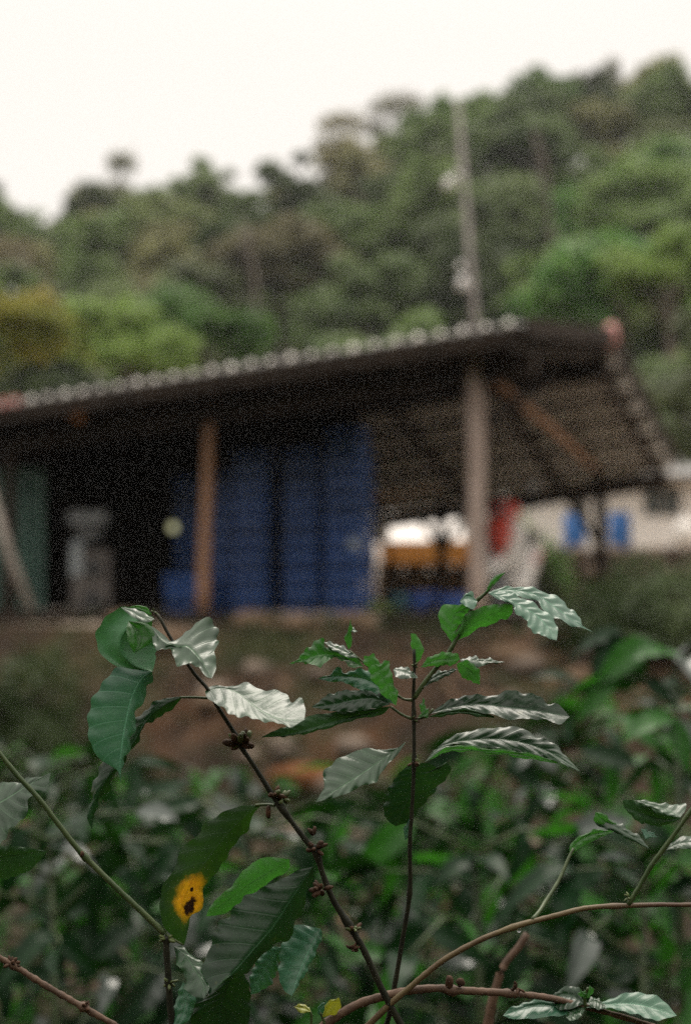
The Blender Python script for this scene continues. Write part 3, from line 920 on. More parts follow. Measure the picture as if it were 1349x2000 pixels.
# orange boards stacked on trestles, pale sheet
M['orange'] = simple('orange_board', (.42,.17,.035), (.6,.27,.07), .7, 5, .003, .2)
for k, (py, w_) in enumerate(((1063, 2.25), (1074, 2.3), (1085, 2.2), (1096, 2.26))):
    c = at(838, py, 20.6); x = MB(); x.box(c, w_*.62, .5, .078, Matrix.Rotation(.02*(k-1), 3, 'Z')); o = x.build('timber_board', M['orange'])
    tag(o, f'orange wooden board, {["topmost", "second from top", "third from top", "lowest"][k]} of the pile behind the shed', 'board', 'orange boards piled behind the shed')
v, f = [], []
for j in range(9):
    for i in range(19):
        a = at(722+185*i/18, 1062-62*j/8, 20.9)
        a.y += .9*j/8 + .03*sin(i*1.3+j*.5); a.z = at(0, 1062-62*j/8, a.y).z
        a.z -= .02*(1+sin(i*.9))*(1 if j == 0 else .3)
        v.append(a)
for j in range(8):
    for i in range(18):
        q = j*19+i; f.append((q, q+1, q+20, q+19))
o = link('white_tarpaulin', mesh('white_tarpaulin', v, f, M['white_wall'], True)); tag(o, 'white plastic sheet sloping up behind the orange boards', 'tarpaulin')
x = MB()
for i_, px in enumerate((728, 905)):
    a = at(px, 1003, 21.78); x.box((a.x, 21.85, (a.z+1.3)/2), .06, .06, a.z-1.3)
a, b_ = at(722, 1003, 21.8), at(908, 1003, 21.8); x.box(((a.x+b_.x)/2, 21.85, a.z-.04), b_.x-a.x, .05, .05)
o = x.build('sheet_frame', M['timber_dark']); tag(o, 'dark wooden frame holding up the white plastic sheet', 'frame')
M['jute'] = simple('jute', (.09,.062,.04), (.19,.14,.095), .95, 30, .003, .1)
for px, lab in ((762, 'leftmost brown jute sack under the orange boards'), (812, 'second brown jute sack from the left under the orange boards'), (862, 'brown jute sack under the orange boards beside the dark back post'), (908, 'brown jute sack behind the grey post')):
    a = at(px, 1170, 20.95); a.z = 1.35+.42
    x = MB(); x.ball(a, .225, .18, .44, 10, 8, .12); x.ball(a+Vector((.02, 0, .42)), .13, .10, .09, 8, 5, .1)
    o = x.build('jute_sack', M['jute'], None, True); tag(o, lab, 'sack')
e = empty('trestle', at(838, 1180, 20.6), 'dark low trestle carrying the orange boards', 'trestle')
for sx_ in (-.5, .5):
    c = at(838, 1097, 20.6)
    for sy in (-.2, .2):
        x = MB(); x.box((c.x+sx_, 20.6+sy, (c.z-.06+1.35)/2), .06, .06, c.z-.06-1.35+.0); x.build('leg', M['timber_dark'], e)
x = MB(); x.box((c.x-.5+.0, 20.6, c.z-.068), 1.3, .46, .05); x.build('top_rail', M['timber_dark'], e)
# tubs at the far side of the shed floor
M['tub_blue'] = simple('tub_blue', (.02,.06,.26), (.035,.10,.36), .4, 6, .002, .5)
M['tub_teal'] = simple('tub_teal', (.05,.15,.2), (.09,.22,.27), .45, 6, .002, .5)
for px, Y, r, h, m, lab in ((825, 15.2, .17, .21, 'tub_blue', 'round blue plastic tub on the floor right of the crates'), (884, 15.0, .17, .19, 'tub_blue', 'round blue tub on the floor beside the grey post'),
                         (778, 15.6, .15, .2, 'tub_teal', 'teal plastic tub on the floor next to the crates')):
    c = at(px, 1178, Y); c.z = FLOOR-.01
    e = empty('plastic_tub', c, lab, 'tub')
    x = MB(); x.lathe(c, [(r*.75, 0), (r*.98, h), (r*.92, h), (r*.7, .02)], 20); x.build('body', M[m], e, True)
    x = MB(); x.lathe(c+Vector((0, 0, h-.012)), [(r*.98, 0), (r*1.06, .004), (r*1.06, .02), (r*.985, .024)], 20); x.build('rim', M[m], e, True)
# raised earth ledge with barrels
M['stone'] = simple('stone', (.09,.07,.055), (.21,.165,.13), .9, 6, .02, .15, obj_rand=.35)
g0 = at(1050, 1080, 20.5); g1 = at(1500, 1080, 20.5)
ledge = empty('stone_wall', ((g0.x+g1.x)/2, 20.5, 1.35), 'low rough brown stone wall behind the shed with barrels on it', 'wall')
L = g1.x-g0.x
topz = at(0, 1072, 20.5).z
for r_ in range(4):
    nn = 12
    for i in range(nn):
        sx_ = L/nn
        c = Vector((g0.x+sx_*(i+.5+(.5 if r_ % 2 else 0)), 20.4+rng.uniform(-.03, .03), 1.38+(topz-1.34)*(r_+.5)/4))
        x = MB(); x.ball(c, sx_*.52, .26, (topz-1.34)/4*.56, 7, 5, .25); x.build('stone', M['stone'], ledge, True)
x = MB(); x.box(((g0.x+g1.x)/2+.2, 21.1, (1.3+topz-.02)/2), L+.3, 1.1, topz-1.32); x.build('earth_fill', simple('earth_fill', (.05,.035,.02), (.12,.08,.05), .95), ledge)
M['barrel'] = simple('barrel_blue', (.02,.11,.34), (.04,.16,.44), .4, 5, .003, .5)
for px, py0, py1, lab in ((1121, 1068, 1004, 'bright blue plastic barrel on the stone wall left of the dark back post'), (1210, 1055, 1003, 'bright blue barrel on the stone wall right of the dark back post')):
    a, b_ = at(px, py0, 21), at(px, py1, 21); a.z = topz-.03; h = b_.z-a.z
    e = empty('barrel', a, lab, 'barrel', 'blue barrels on the stone wall')
    r = .165
    x = MB(); x.lathe(a, [(r*.86, 0), (r*.97, h*.05), (r, h*.3), (r*1.05, h*.33), (r, h*.36), (r, h*.64), (r*1.05, h*.67), (r, h*.7), (r*.95, h*.93), (r*.85, h)], 20); x.build('body', M['barrel'], e, True)
    x = MB(); x.lathe(a+Vector((0, 0, h)), [(r*.86, -.01), (r*.88, .03), (r*.5, .035)], 20); x.build('lid', M['black'], e, True)
for px, py, Y, r, lab in ((1338, 1040, 19.5, .17, 'white filled sack on top of the stone wall at the right edge'), (985, 996, 20.0, .15, 'pale grey sack behind the scooter'), (742, 1040, 19., .13, 'white plastic sack just right of the crates')):
    c = at(px, py, Y); x = MB(); x.ball(c, r, r*.8, r*1.15, 12, 9, .08); x.ball(c+Vector((0, 0, r*1.2)), r*.35, r*.3, r*.25, 8, 5, .1)
    o = x.build('sack', M['white_wall'], None, True); tag(o, lab, 'sack')
# crates/plinths carrying the two free sacks
for px, py, Y, lab in ((985, 1016, 20.0, 'tall dark wooden stand under the pale grey sack'), (742, 1062, 19., 'dark wooden stand under the white plastic sack')):
    c = at(px, py, Y); x = MB()
    for sx_ in (-.12, .12):
        for sy in (-.1, .1): x.box((c.x+sx_, Y+sy, (c.z+1.34)/2), .04, .04, c.z-1.34)
    x.box((c.x, Y, c.z+.0175), .32, .28, .035)
    o = x.build('wooden_stand', M['timber_dark']); tag(o, lab, 'stand')

# scooter, seen from the front and slightly from the side
YS = 15.9
base = at(1003, 1152, YS); base.z = FLOOR-.01
sct = empty('scooter', base, 'white and red motor scooter parked at the right of the shed', 'scooter')
M['sc_white'] = simple('paint_white', (.66,.62,.58), (.76,.72,.68), .3, 3, .001, .5)
M['sc_red'] = simple('paint_red', (.50,.05,.03), (.62,.08,.05), .3, 3, .001, .5)
M['sc_pink'] = simple('paint_pink', (.45,.2,.2), (.6,.33,.32), .35, 3, .001, .5)
rot = Matrix.Rotation(R(-112), 3, 'Z') @ Matrix.Scale(1.08, 3)    # heading: towards the camera and to the left
def S(x_, y_, z_): return base + rot @ Vector((x_, y_, z_))   # x_ forward
def loft(name, secs, mat, par=sct, n=14):
    """secs: (x, z, half-width, half-height) rings along the scooter"""
    b = MB()
    for x_, z_, hw, hh in secs:
        for k in range(n):
            a = 2*pi*k/n
            ca, sa = cos(a), sin(a)
            b.v.append(S(x_, hw*math.copysign(abs(ca)**.75, ca), z_+hh*math.copysign(abs(sa)**.75, sa)))
    for i in range(len(secs)-1):
        for k in range(n):
            a0 = i*n+k; a1 = i*n+(k+1) % n
            b.f.append((a0, a1, a1+n, a0+n))
    b.f.append(tuple(range(n))[::-1]); b.f.append(tuple((len(secs)-1)*n+k for k in range(n)))
    return b.build(name, mat, par, True)
def wheel(x_):
    c = S(x_, 0, .23); ax = rot @ Vector((0, 1, 0))
    b = MB(); n = 24; m_ = 8
    for i in range(n):
        a = 2*pi*i/n
        for k in range(m_):
            q = 2*pi*k/m_
            rr = .19+.045*cos(q)
            b.v.append(c + rot @ Vector((rr*cos(a), .05*sin(q), rr*sin(a))))
    for i in range(n):
        for k in range(m_):
            b.f.append((i*m_+k, i*m_+(k+1) % m_, ((i+1) % n)*m_+(k+1) % m_, ((i+1) % n)*m_+k))
    w_ = b.build('wheel', M['black'], sct, True)
    b = MB(); b.tube([c-ax*.03, c+ax*.03], [.14, .14], 18); b.build('rim', M['grey_metal'], w_)
wheel(.62); wheel(-.60)
loft('front_fender', [(.86, .36, .03, .02), (.78, .44, .075, .05), (.62, .50, .085, .05), (.46, .46, .07, .05), (.40, .38, .04, .03)], M['sc_white'])
loft('leg_shield', [(.56, .44, .10, .10), (.50, .60, .25, .17), (.42, .78, .25, .15), (.36, .92, .17, .09)], M['sc_white'])
loft('body', [(.30, .27, .14, .07), (0., .25, .17, .08), (-.15, .38, .16, .20), (-.45, .56, .17, .17), (-.75, .66, .12, .10), (-.86, .70, .05, .05)], M['sc_white'])
loft('side_panel', [(-.20, .50, .175, .06), (-.50, .62, .185, .06), (-.74, .70, .12, .04)], M['sc_pink'])
loft('seat', [(.02, .70, .09, .03), (-.1, .74, .13, .05), (-.4, .78, .15, .05), (-.7, .82, .12, .05), (-.8, .82, .06, .03)], M['black'])
loft('handlebar_cowl', [(.46, .96, .10, .05), (.38, 1.02, .17, .09), (.30, 1.06, .13, .07), (.24, 1.05, .06, .04)], M['sc_red'])
loft('front_panel', [(.60, .66, .07, .12), (.56, .80, .13, .10), (.50, .92, .10, .06)], M['sc_red'])
loft('headlight', [(.49, .99, .07, .045), (.47, 1.0, .075, .05), (.43, 1.01, .05, .03)], M['grey_metal'])
x = MB(); x.tube([S(.27, -.33, 1.06), S(.31, -.2, 1.05), S(.33, 0, 1.02), S(.31, .2, 1.05), S(.27, .33, 1.06)], [.018, .015, .015, .015, .018], 8); x.build('handlebar', M['black'], sct, True)
for s_ in (-1, 1):
    x = MB(); x.tube([S(.30, .2*s_, 1.06), S(.30, .27*s_, 1.22)], [.008, .008], 6); m_ = x.build('mirror_stalk', M['black'], sct, True)
    x = MB(); x.ball(S(.30, .28*s_, 1.26), .06, .03, .045, 10, 7); x.build('mirror', M['grey_metal'], m_, True)
x = MB(); x.tube([S(.5, .07, .5), S(.6, .07, .23)], [.02, .02], 8); x.tube([S(.5, -.07, .5), S(.6, -.07, .23)], [.02, .02], 8); x.build('fork', M['grey_metal'], sct, True)

# utility pole with insulators
yp = 24.0
p_top, p_bot = at(893, 195, yp), at(934, 700, yp)
d_ = (p_bot-p_top); ext = (1.2-p_top.z)/d_.z
p0 = p_top + d_*ext
e = empty('utility_pole', p0, 'tall weathered grey pole rising behind the shed roof', 'pole')
M['pole'] = simple('pole_grey', (.20,.18,.17), (.36,.33,.31), .85, 3, .006, .2, stretch=(4,4,.4))
x = MB(); x.tube([p0, p0.lerp(p_top, .5), p_top], [.075, .055, .04], 12, .05); x.build('pole_shaft', M['pole'], e, True)
M['ceramic'] = simple('ceramic', (.75,.73,.7), (.8,.78,.76), .12, 5, .0, .8)
M['pinkish'] = simple('tin_plate', (.5,.44,.42), (.62,.56,.53), .35, 5, .001, .6)
for px, py, r in ((903, 552, .12), (899, 520, .07), (876, 357, .11), (893, 340, .06)):
    c = at(px, py, yp-.2); x = MB(); x.tube([c+Vector((0, .16, -.02)), c], [.02, .02], 6)
    x.lathe(c-Vector((0, 0, r*.9)), [(r*.5, 0), (r, r*.3), (r*.6, r*.6), (r*.95, r*.9), (r*.55, r*1.3), (r*.3, r*1.8)], 14)
    x.build('insulator', M['ceramic'], e, True)

# ------------------------------------------------------------------ bushes near the shed
def leafy_blob(name, loc, rx, ry, rz, n, leaf, mat, label, cat='bush', seed=1):
    g = np.random.default_rng(seed)
    d = g.normal(size=(n, 3)); d /= np.linalg.norm(d, axis=1)[:, None]; d[:, 2] = np.abs(d[:, 2])
    lump = 1+.25*np.sin(d[:, 0]*5+seed)*np.cos(d[:, 2]*6+d[:, 1]*4)
    pos = d*np.array([rx, ry, rz])*(g.uniform(.35, 1.05, (n, 1))**.5)*lump[:, None]
    nrm = d+g.normal(size=(n, 3))*.8; nrm /= np.linalg.norm(nrm, axis=1)[:, None]
    a = np.cross(nrm, g.normal(size=(n, 3))); a /= np.linalg.norm(a, axis=1)[:, None]; b = np.cross(nrm, a)
    s = leaf*g.uniform(.6, 1.3, (n, 1))
    V = np.stack([pos+a*s, pos+b*s*.5, pos-a*s, pos-b*s*.5], 1).reshape(-1, 3)
    e = empty(name, loc, label, cat)
    link('foliage', mesh('foliage', V, np.arange(len(V)).reshape(-1, 4).tolist(), mat), e, world_pts=False)
    x = MB()
    for k in range(6):
        aa = k*1.1+seed
        x.tube([(0, 0, -.15), (rx*.25*cos(aa), ry*.25*sin(aa), rz*.4), (rx*.6*cos(aa), ry*.6*sin(aa), rz*.8)], [.03, .02, .008], 5)
    link('stems', x.me('stems', M['bark']), e, world_pts=False)
M['bank_bush'] = crown_mat('bank_bush', (.018,.032,.010), (.042,.064,.02), (.06,.055,.025))
def gp(px, Y): 
    p = at(px, 1170, Y); return (p.x, Y, float(gz(p.x, Y))-.03)
leafy_blob('bush', gp(1290, 13.2), .75, .6, .62, 2600, .05, M['crown_dark'], 'dark rounded bush at the right end of the shed', seed=3)
leafy_blob('bush', gp(1390, 11.0), .6, .6, .55, 2000, .05, M['crown_dark'], 'dark bush at the right edge below the stone wall', seed=4)
leafy_blob('bush', gp(-10, 10.2), .72, .6, 1.12, 3600, .05, M['bank_bush'], 'dark olive green bush on the bank at the left edge', seed=5)
leafy_blob('bush', gp(70, 11.4), .5, .5, .33, 1400, .045, M['crown_olive'], 'low olive bush at the foot of the leaning pole', seed=6)
leafy_blob('bush', gp(1075, 19.2), .35, .3, .95, 900, .06, M['crown_bright'], 'light green plant between the scooter and the first barrel', seed=8)
leafy_blob('bush', gp(185, 10.6), .55, .45, .5, 1800, .05, M['bank_bush'], 'dark low bush on the bank right of the left edge bush', seed=21)
leafy_blob('bush', gp(1195, 11.2), .5, .4, .42, 1600, .05, M['bank_bush'], 'dark brushy plant on the bank below the second blue barrel', seed=22)
leafy_blob('bush', gp(1085, 10.2), .36, .35, .28, 1000, .045, M['bank_bush'], 'low dark weed clump on the bank behind the ribbed leaves', seed=23)
leafy_blob('bush', gp(300, 9.4), .42, .35, .30, 1000, .045, M['bank_bush'], 'low dark weed clump at the foot of the bank behind the pale leaf', seed=24)
leafy_blob('bush', gp(760, 9.6), .40, .35, .26, 1000, .045, M['bank_bush'], 'low dark weed clump at the foot of the bank behind the upright stem', seed=25)
leafy_blob('bush', gp(745, 13.4), .22, .2, .24, 500, .035, M['crown_mid'], 'small green weed clump at the slab edge below the tallest crates', seed=9)
leafy_blob('bush', gp(1035, 18.4), .5, .3, .78, 1500, .06, M['crown_dark'], 'dark green bush standing just behind the scooter', seed=12)
leafy_blob('bush', gp(1010, 24.6), .6, .3, 1.7, 900, .08, M['crown_mid'], 'tall green shrub against the white house wall', seed=10)
# weeds and dry leaves on the bank
g = np.random.default_rng(9)
def scatter(name, n, smin, smax, mat, label, up, xr=(-5, 5), yr=(6.5, 13.5), cl=.9):
    c = np.stack([g.uniform(*xr, 60), g.uniform(*yr, 60)], 1)
    idx = g.integers(0, 60, n)
    xy = c[idx]+g.normal(size=(n, 2))*cl*.45
    z = gz(xy[:, 0], xy[:, 1])
    d = (xy[:, 0]-E0.x)*EN.x+(xy[:, 1]-E0.y)*EN.y
    ok = d < -.55
    xy, z = xy[ok], z[ok]; n = len(z)
    pos = np.stack([xy[:, 0], xy[:, 1], z+g.uniform(.0, up, n)], 1)
    a = g.normal(size=(n, 3)); a /= np.linalg.norm(a, axis=1)[:, None]
    b = np.cross(a, g.normal(size=(n, 3))); b /= np.linalg.norm(b, axis=1)[:, None]
    s = g.uniform(smin, smax, (n, 1))
    V = np.stack([pos+a*s, pos+b*s*.45, pos-a*s, pos-b*s*.45], 1).reshape(-1, 3)
    o = link(name, mesh(name, V, np.arange(len(V)).reshape(-1, 4).tolist(), mat)); tag(o, label, 'ground cover', kind='stuff')
M['dry'] = simple('dry_leaf', (.10,.055,.03), (.30,.19,.12), .8, 12, .002, .2)
scatter('dry_leaves', 5000, .02, .055, M['dry'], 'brown dry leaves littering the earth bank', .02)
scatter('weeds', 6500, .025, .06, M['bank_bush'], 'short green weeds growing on the earth bank', .16)
# clods and stones on the bank
M['clod'] = simple('clod', (.06,.04,.026), (.19,.13,.085), .95, 6, .02, .1)
for i, (px, Y, r, lab) in enumerate(((500, 13.0, .20, 'tan earth clod on the bank below the crates'), (590, 12.6, .16, 'pale clod below the dark gap between the crate stacks'), (250, 13.6, .16, 'tan stone on the bank above the curled leaf'),
        (335, 12.7, .22, 'broad tan stone on the bank left of the reddish post foot'), (690, 12.6, .18, 'brown stone on the bank below the tallest crate stack'), (1000, 11.2, .18, 'brown stone on the bank right of the grey post'),
        (1140, 10.8, .16, 'dark brown stone on the bank behind the shoot tip leaves'), (430, 11.6, .18, 'flat stone midway down the bank left of the upright stem'), (590, 10.3, .20, 'orange brown earth lump at the foot of the bank'))):
    a = at(px, 1170, Y); q_ = float(gz(a.x, Y)); x = MB(); x.ball((a.x, Y, q_+r*.15), r*1.35, r*.9, r*.62, 9, 7, .3); x.ball((a.x+r*.9, Y-.1, q_), r*.6, r*.5, r*.4, 7, 5, .3)
    o = x.build('rock', M['clod'] if 'orange' not in lab else simple('orange_earth', (.07,.028,.012), (.20,.085,.035), .95, 6, .02, .1), None, True); tag(o, lab, 'rock', 'rocks on the earth bank')
for i in range(46):
    xx_ = rng.uniform(-3.2, 3.6); yy_ = rng.uniform(8.5, 12.)
    r = rng.uniform(.05, .16)
    x = MB(); x.ball((xx_, yy_, float(gz(xx_, yy_))+r*.2), r, r*rng.uniform(.7, 1.1), r*.6, 8, 6, .3)
    o = x.build('rock', M['stone'], None, True)
    tag(o, 'small brown rock half sunk in the earth bank below the shed', 'rock', 'rocks on the earth bank')
#SPLIT

# ------------------------------------------------------------------ focused coffee branches
def crop(x0, y0, s): return lambda *pts: [(x0+p[0]*s, y0+p[1]*s)+tuple(p[2:]) for p in pts]
c1 = crop(140, 1150, .37064); c2 = crop(560, 1100, .45960); c3 = crop(0, 1450, .51890); c4 = crop(650, 1450, .51816)
def unit(n):
    n = np.array(n, float); return n/np.linalg.norm(n)
LEAFN = 0
def leaf(parent, mid, L, Rr, nL, nR, nM=None, off=0., k=8, amp=2.0, under=False, wave=2.0, bulge=3., mat='leaf_dark', label=None, nt=64, ns=9, arch=0.):
    global LEAFN; LEAFN += 1
    ph = rng.uniform(0, 6)
    nL, nR = unit(nL), unit(nR); nM = unit(nL+nR) if nM is None else unit(nM)
    def three(p): return [(q[0], q[1], q[2] if len(q) > 2 else 0.) for q in p]
    m, l, r = (spline(three(q), nt) for q in (mid, L, Rr))
    def plane(dx, dyd, n): return (dx*n[0] - dyd*n[1])/max(n[2], .12)
    t = np.linspace(0, 1, nt)
    mz = plane(m[:, 0]-m[0, 0], m[:, 1]-m[0, 1], nM) + m[:, 2] + off + arch*np.sin(pi*t)
    lz = mz + plane(l[:, 0]-m[:, 0], l[:, 1]-m[:, 1], nL) + l[:, 2]
    rz = mz + plane(r[:, 0]-m[:, 0], r[:, 1]-m[:, 1], nR) + r[:, 2]
    S_ = np.concatenate([-np.linspace(1, 0, ns)[:-1], np.linspace(0, 1, ns)])
    G = np.zeros((nt, len(S_), 3)); UV = np.zeros((nt, len(S_), 2))
    for j, s in enumerate(S_):
        a = abs(s)
        e, ez = (l, lz) if s < 0 else (r, rz)
        q = 1 - (.008+.015*wave)*(np.abs(np.cos(pi*(k*t - .13*k*a)))**2)*a**6*np.clip(np.sin(pi*t)*2, 0, 1) - .03*a**4*np.sin(k*2.3*t*pi+ph)*np.sin(pi*t)
        G[:, j, 0] = m[:, 0]*(1-a*q)+e[:, 0]*a*q
        G[:, j, 1] = m[:, 1]*(1-a*q)+e[:, 1]*a*q
        G[:, j, 2] = mz*(1-a)+ez*a - bulge*np.sin(pi*a*.9)*np.sin(pi*np.clip(t*1.0, 0, 1))
        UV[:, j, 0] = .5+s/2; UV[:, j, 1] = t
    a_ = (G[..., 0]-674.5)/F; b_ = (1000-G[..., 1])/F; D = 1+G[..., 2]*U
    P = np.stack([a_*D, (cp_-b_*sp_)*D, EYE+(sp_+b_*cp_)*D], -1)
    du = np.gradient(P, axis=0); dv = np.gradient(P, axis=1)
    N = np.cross(du, dv); ln = np.linalg.norm(N, axis=-1, keepdims=True); N = N/np.maximum(ln, 1e-9)
    want = np.array([nM[0], -nM[2], nM[1]])
    flip = (N.reshape(-1, 3) @ want).mean() < 0
    if flip: N = -N
    T_, A_ = t[:, None], np.abs(S_)[None, :]
    hw = np.linalg.norm(P[:, -1]-P[:, len(S_)//2], axis=1).max()
    taper = np.clip(np.sin(pi*T_)*1.6, 0, 1)
    phase = k*(T_ - .13*A_)
    rip = (np.abs(np.sin(pi*phase))-.55)*amp*np.clip(A_*4, 0, 1)*(1-.25*A_)
    ed = wave*np.sin(2*pi*k*.5*T_+ph+np.sign(S_)[None, :]*1.3)*A_**3 + .6*wave*np.sin(2*pi*k*1.1*T_+ph*2)*A_**4
    P = P + N*((rip+ed)*taper*U)[..., None]
    nS = len(S_)
    f = []
    keep_order = not flip
    if under: keep_order = not keep_order
    for i in range(nt-1):
        for j in range(nS-1):
            q = (i*nS+j, (i+1)*nS+j, (i+1)*nS+j+1, i*nS+j+1)
            f.append(q if keep_order else q[::-1])
    me = mesh('leaf', P.reshape(-1, 3), f, M[mat], True, UV.reshape(-1, 2))
    o = link('leaf', me, parent)
    if label: o['label'] = label
    return o
def stem(parent, pts, r0, r1, mat, name='stem', n=40, jit=.12, nodes=()):
    q = spline([(p[0], p[1], p[2] if len(p) > 2 else 0.) for p in pts], n)
    rad = []
    for i in range(n):
        r = (r0+(r1-r0)*i/(n-1))
        for tn, amt in nodes: r *= 1+amt*math.exp(-((i/(n-1)-tn)/.018)**2)
        rad.append(r*U*rng.uniform(1-jit*.5, 1+jit*.5))
    x = MB(); x.tube([near(*p) for p in q], rad, 9, jit)
    return x.build(name, M[mat], parent, True)
def down(parent, p, r, mat, drift=(0, .0)):
    a = near(*p); z0 = float(gz(a.x+drift[0], a.y+drift[1]))
    pts = [a, a.lerp(Vector((a.x+drift[0], a.y+drift[1], z0)), .35)+Vector((.02, .01, 0)), Vector((a.x+drift[0], a.y+drift[1], z0-.05))]
    x = MB(); x.tube([a, pts[1], pts[1].lerp(pts[2], .5)+Vector((-.01, .01, 0)), pts[2]], [r*U, r*U*1.3, r*U*1.6, r*U*2], 9, .06)
    x.build('stem', M[mat], parent, True)
def bud_node(parent, px, py, dz, n, r, mats=('bud', 'husk'), spread=1.0, up=None):
    g_, h_ = MB(), MB()
    for i in range(n):
        a = rng.uniform(0, 2*pi); el = rng.uniform(-.6, 1.0)
        d = Vector((cos(a), sin(a)*.6, el)).normalized()
        if up is not None: d = (d*.7+Vector(up)).normalized()
        L = r*rng.uniform(.7, 1.5)
        tgt = g_ if rng.random() < .62 else h_
        c = near(px, py, dz) + d*(L*.9*U*spread)
        rr = r*rng.uniform(.28, .45)*U
        tgt.ball(c, rr, rr, L*.62*U, 7, 6, .15, axis=d)
    if g_.v: g_.build('bud_cluster', M[mats[0]], parent, True)
    if h_.v: h_.build('withered_husk', M[mats[1]], parent, True)

# ---- left stem
pa = empty('coffee_branch', near(785, 2010, 0), 'dark leaning coffee stem at the left with big curled leaves at its top', 'coffee branch')
A_pts = [(302,1196,20), (312,1206,14), (333,1245,8), (377,1312,0), (405,1345,0), (428,1385,0), (460,1435,0), (470,1457,0), (497,1497,0), (533,1554,0), (552,1581,0), (604,1650,0), (616,1660,0), (630,1706,4), (652,1760,8), (686,1814,12), (712,1859,16), (743,1927,22), (776,1990,28), (795,2030,32)]
stem(pa, A_pts, 3.0, 7.2, 'twig_dark', n=90, nodes=((.31, .55), (.47, .6), (.58, .7), (.74, .4), (.42, .2)))
down(pa, (795, 2030, 32), 9.5, 'twig_dark', (.05, .02))
up30 = (0, .87, .5)
# curled round leaf at the top left, underside turned to the viewer
leaf(pa, c1((432,150),(345,175),(268,245),(262,330),(330,405),(425,437)), c1((432,150),(360,108),(262,96),(165,165),(126,255),(160,350),(240,410),(330,432),(425,437)), c1((432,150),(425,190),(440,245),(446,340),(438,400),(425,437)),
     (-.35,.15,.9), (.45,-.05,.9), nM=(0,.1,1), off=12, k=7, amp=.8, under=True, wave=.8, bulge=-14, mat='leaf_pale', label='rounded leaf curled into a cup, its pale underside showing')
# its inner curl
leaf(pa, c1((300,170),(345,215),(350,290),(330,340)), c1((300,170),(290,215),(300,280),(330,340)), c1((300,170),(370,175),(425,205),(430,270),(330,340)), (.6,.2,.75), (-.2,.5,.85), off=-8, k=4, amp=1., wave=.6, bulge=6, mat='leaf_young', nt=30, ns=6)
# bright rolled-over strip and the rim behind it
leaf(pa, c1((262,98),(320,122),(370,150),(438,158)), c1((262,98),(330,103),(395,135),(438,158)), c1((262,98),(300,135),(365,172),(410,174),(438,158)), (0,.85,.5), (-.1,.8,.6), off=-6, k=3, amp=1.2, wave=1, mat='leaf_gloss', nt=30, ns=6)
leaf(pa, c1((298,100),(350,96),(400,112),(425,135)), c1((298,100),(345,86),(395,98),(425,135)), c1((298,100),(350,115),(395,130),(425,135)), (0,.1,1), (0,.2,1), off=26, under=True, k=3, amp=.6, wave=.5, mat='leaf_young', nt=26, ns=5)
# saddle shaped glossy leaf
leaf(pa, c1((420,195),(480,270),(560,305),(610,305),(655,345),(700,405),(737,472)), c1((420,195),(450,215),(505,262),(562,281),(612,232),(660,172),(712,150),(772,205),(776,290),(755,330),(766,400),(750,450),(737,472)),
     c1((420,195),(428,270),(440,325),(505,312),(545,380),(562,412),(620,398),(662,405),(700,458),(737,472)), (.72,.28,.62), (-.12,.80,.58), nM=(0,.70,.7), off=-6, k=9, amp=2.0, wave=3.0, bulge=-4, mat='leaf_gloss', label='saddle shaped glossy leaf with a crinkled edge at the stem top')
# large smooth teal leaf
leaf(pa, c1((425,436),(372,470),(322,560),(290,690),(268,820),(256,930),(262,1028)), c1((425,436),(330,425),(236,416),(168,490),(105,590),(84,690),(95,800),(140,890),(200,930),(245,962),(262,1028)),
     c1((425,436),(430,490),(398,512),(386,590),(336,650),(342,735),(308,790),(314,850),(275,890),(276,925),(262,962),(262,1028)), (-.25,.28,.93), (.55,.50,.66), nM=(0,.3,.95), off=-8, k=8, amp=.9, wave=.7, bulge=5, mat='leaf_pale', label='large smooth blue green leaf hanging below the curled one')
# dark leaf that arches down behind it
stem(pa, c1((716,576,2),(640,572,8),(570,572,12)), 2.8, 2.4, 'twig_green', name='leaf_stalk', n=12)
leaf(pa, c1((580,572),(500,605),(410,672),(335,790),(245,920),(150,1050),(103,1190),(108,1268)), c1((580,570),(530,570),(480,580),(430,602),(372,652),(300,730),(230,830),(165,915),(112,1020),(112,1080),(86,1165),(90,1230),(108,1268)),
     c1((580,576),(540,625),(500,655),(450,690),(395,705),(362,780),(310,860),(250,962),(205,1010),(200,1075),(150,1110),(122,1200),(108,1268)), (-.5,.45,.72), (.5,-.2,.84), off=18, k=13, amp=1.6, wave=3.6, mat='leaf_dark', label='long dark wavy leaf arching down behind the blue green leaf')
# pale shining leaf
leaf(pa, c1((703,540),(790,522),(875,548),(940,600),(1010,652),(1110,690),(1225,690)), c1((703,540),(735,514),(800,512),(868,506),(930,497),(985,522),(1070,538),(1125,545),(1160,588),(1212,582),(1232,630),(1225,690)),
     c1((703,540),(715,575),(770,612),(830,658),(925,682),(1000,694),(1100,715),(1165,724),(1225,690)), (.08,.84,.50), (-.1,.90,.42), nM=(0,.86,.5), off=-4, k=8, amp=2.0, wave=2.2, mat='leaf_gloss', label='pale shining leaf lying flat beside the stem')
# drooping leaf with the yellow rot spot
stem(pa, c3((1035,238,0),(1005,234,4),(960,236,6)), 3., 2.4, 'twig_green', name='leaf_stalk', n=12)
leaf(pa, c3((985,234),(905,290),(820,385),(752,480),(706,560),(680,660),(693,765)), c3((985,234),(900,240),(830,268),(768,305),(735,362),(690,385),(665,440),(650,490),(612,535),(600,600),(612,680),(650,735),(693,765)),
     c3((985,234),(950,275),(937,330),(885,378),(850,445),(800,505),(768,555),(764,620),(722,655),(708,710),(693,765)), (-.3,.1,.95), (.4,-.1,.9), off=6, under=False, k=9, amp=1.3, wave=2., mat='leaf_spot', label='drooping dark leaf with a yellow patch and brown rot holes')
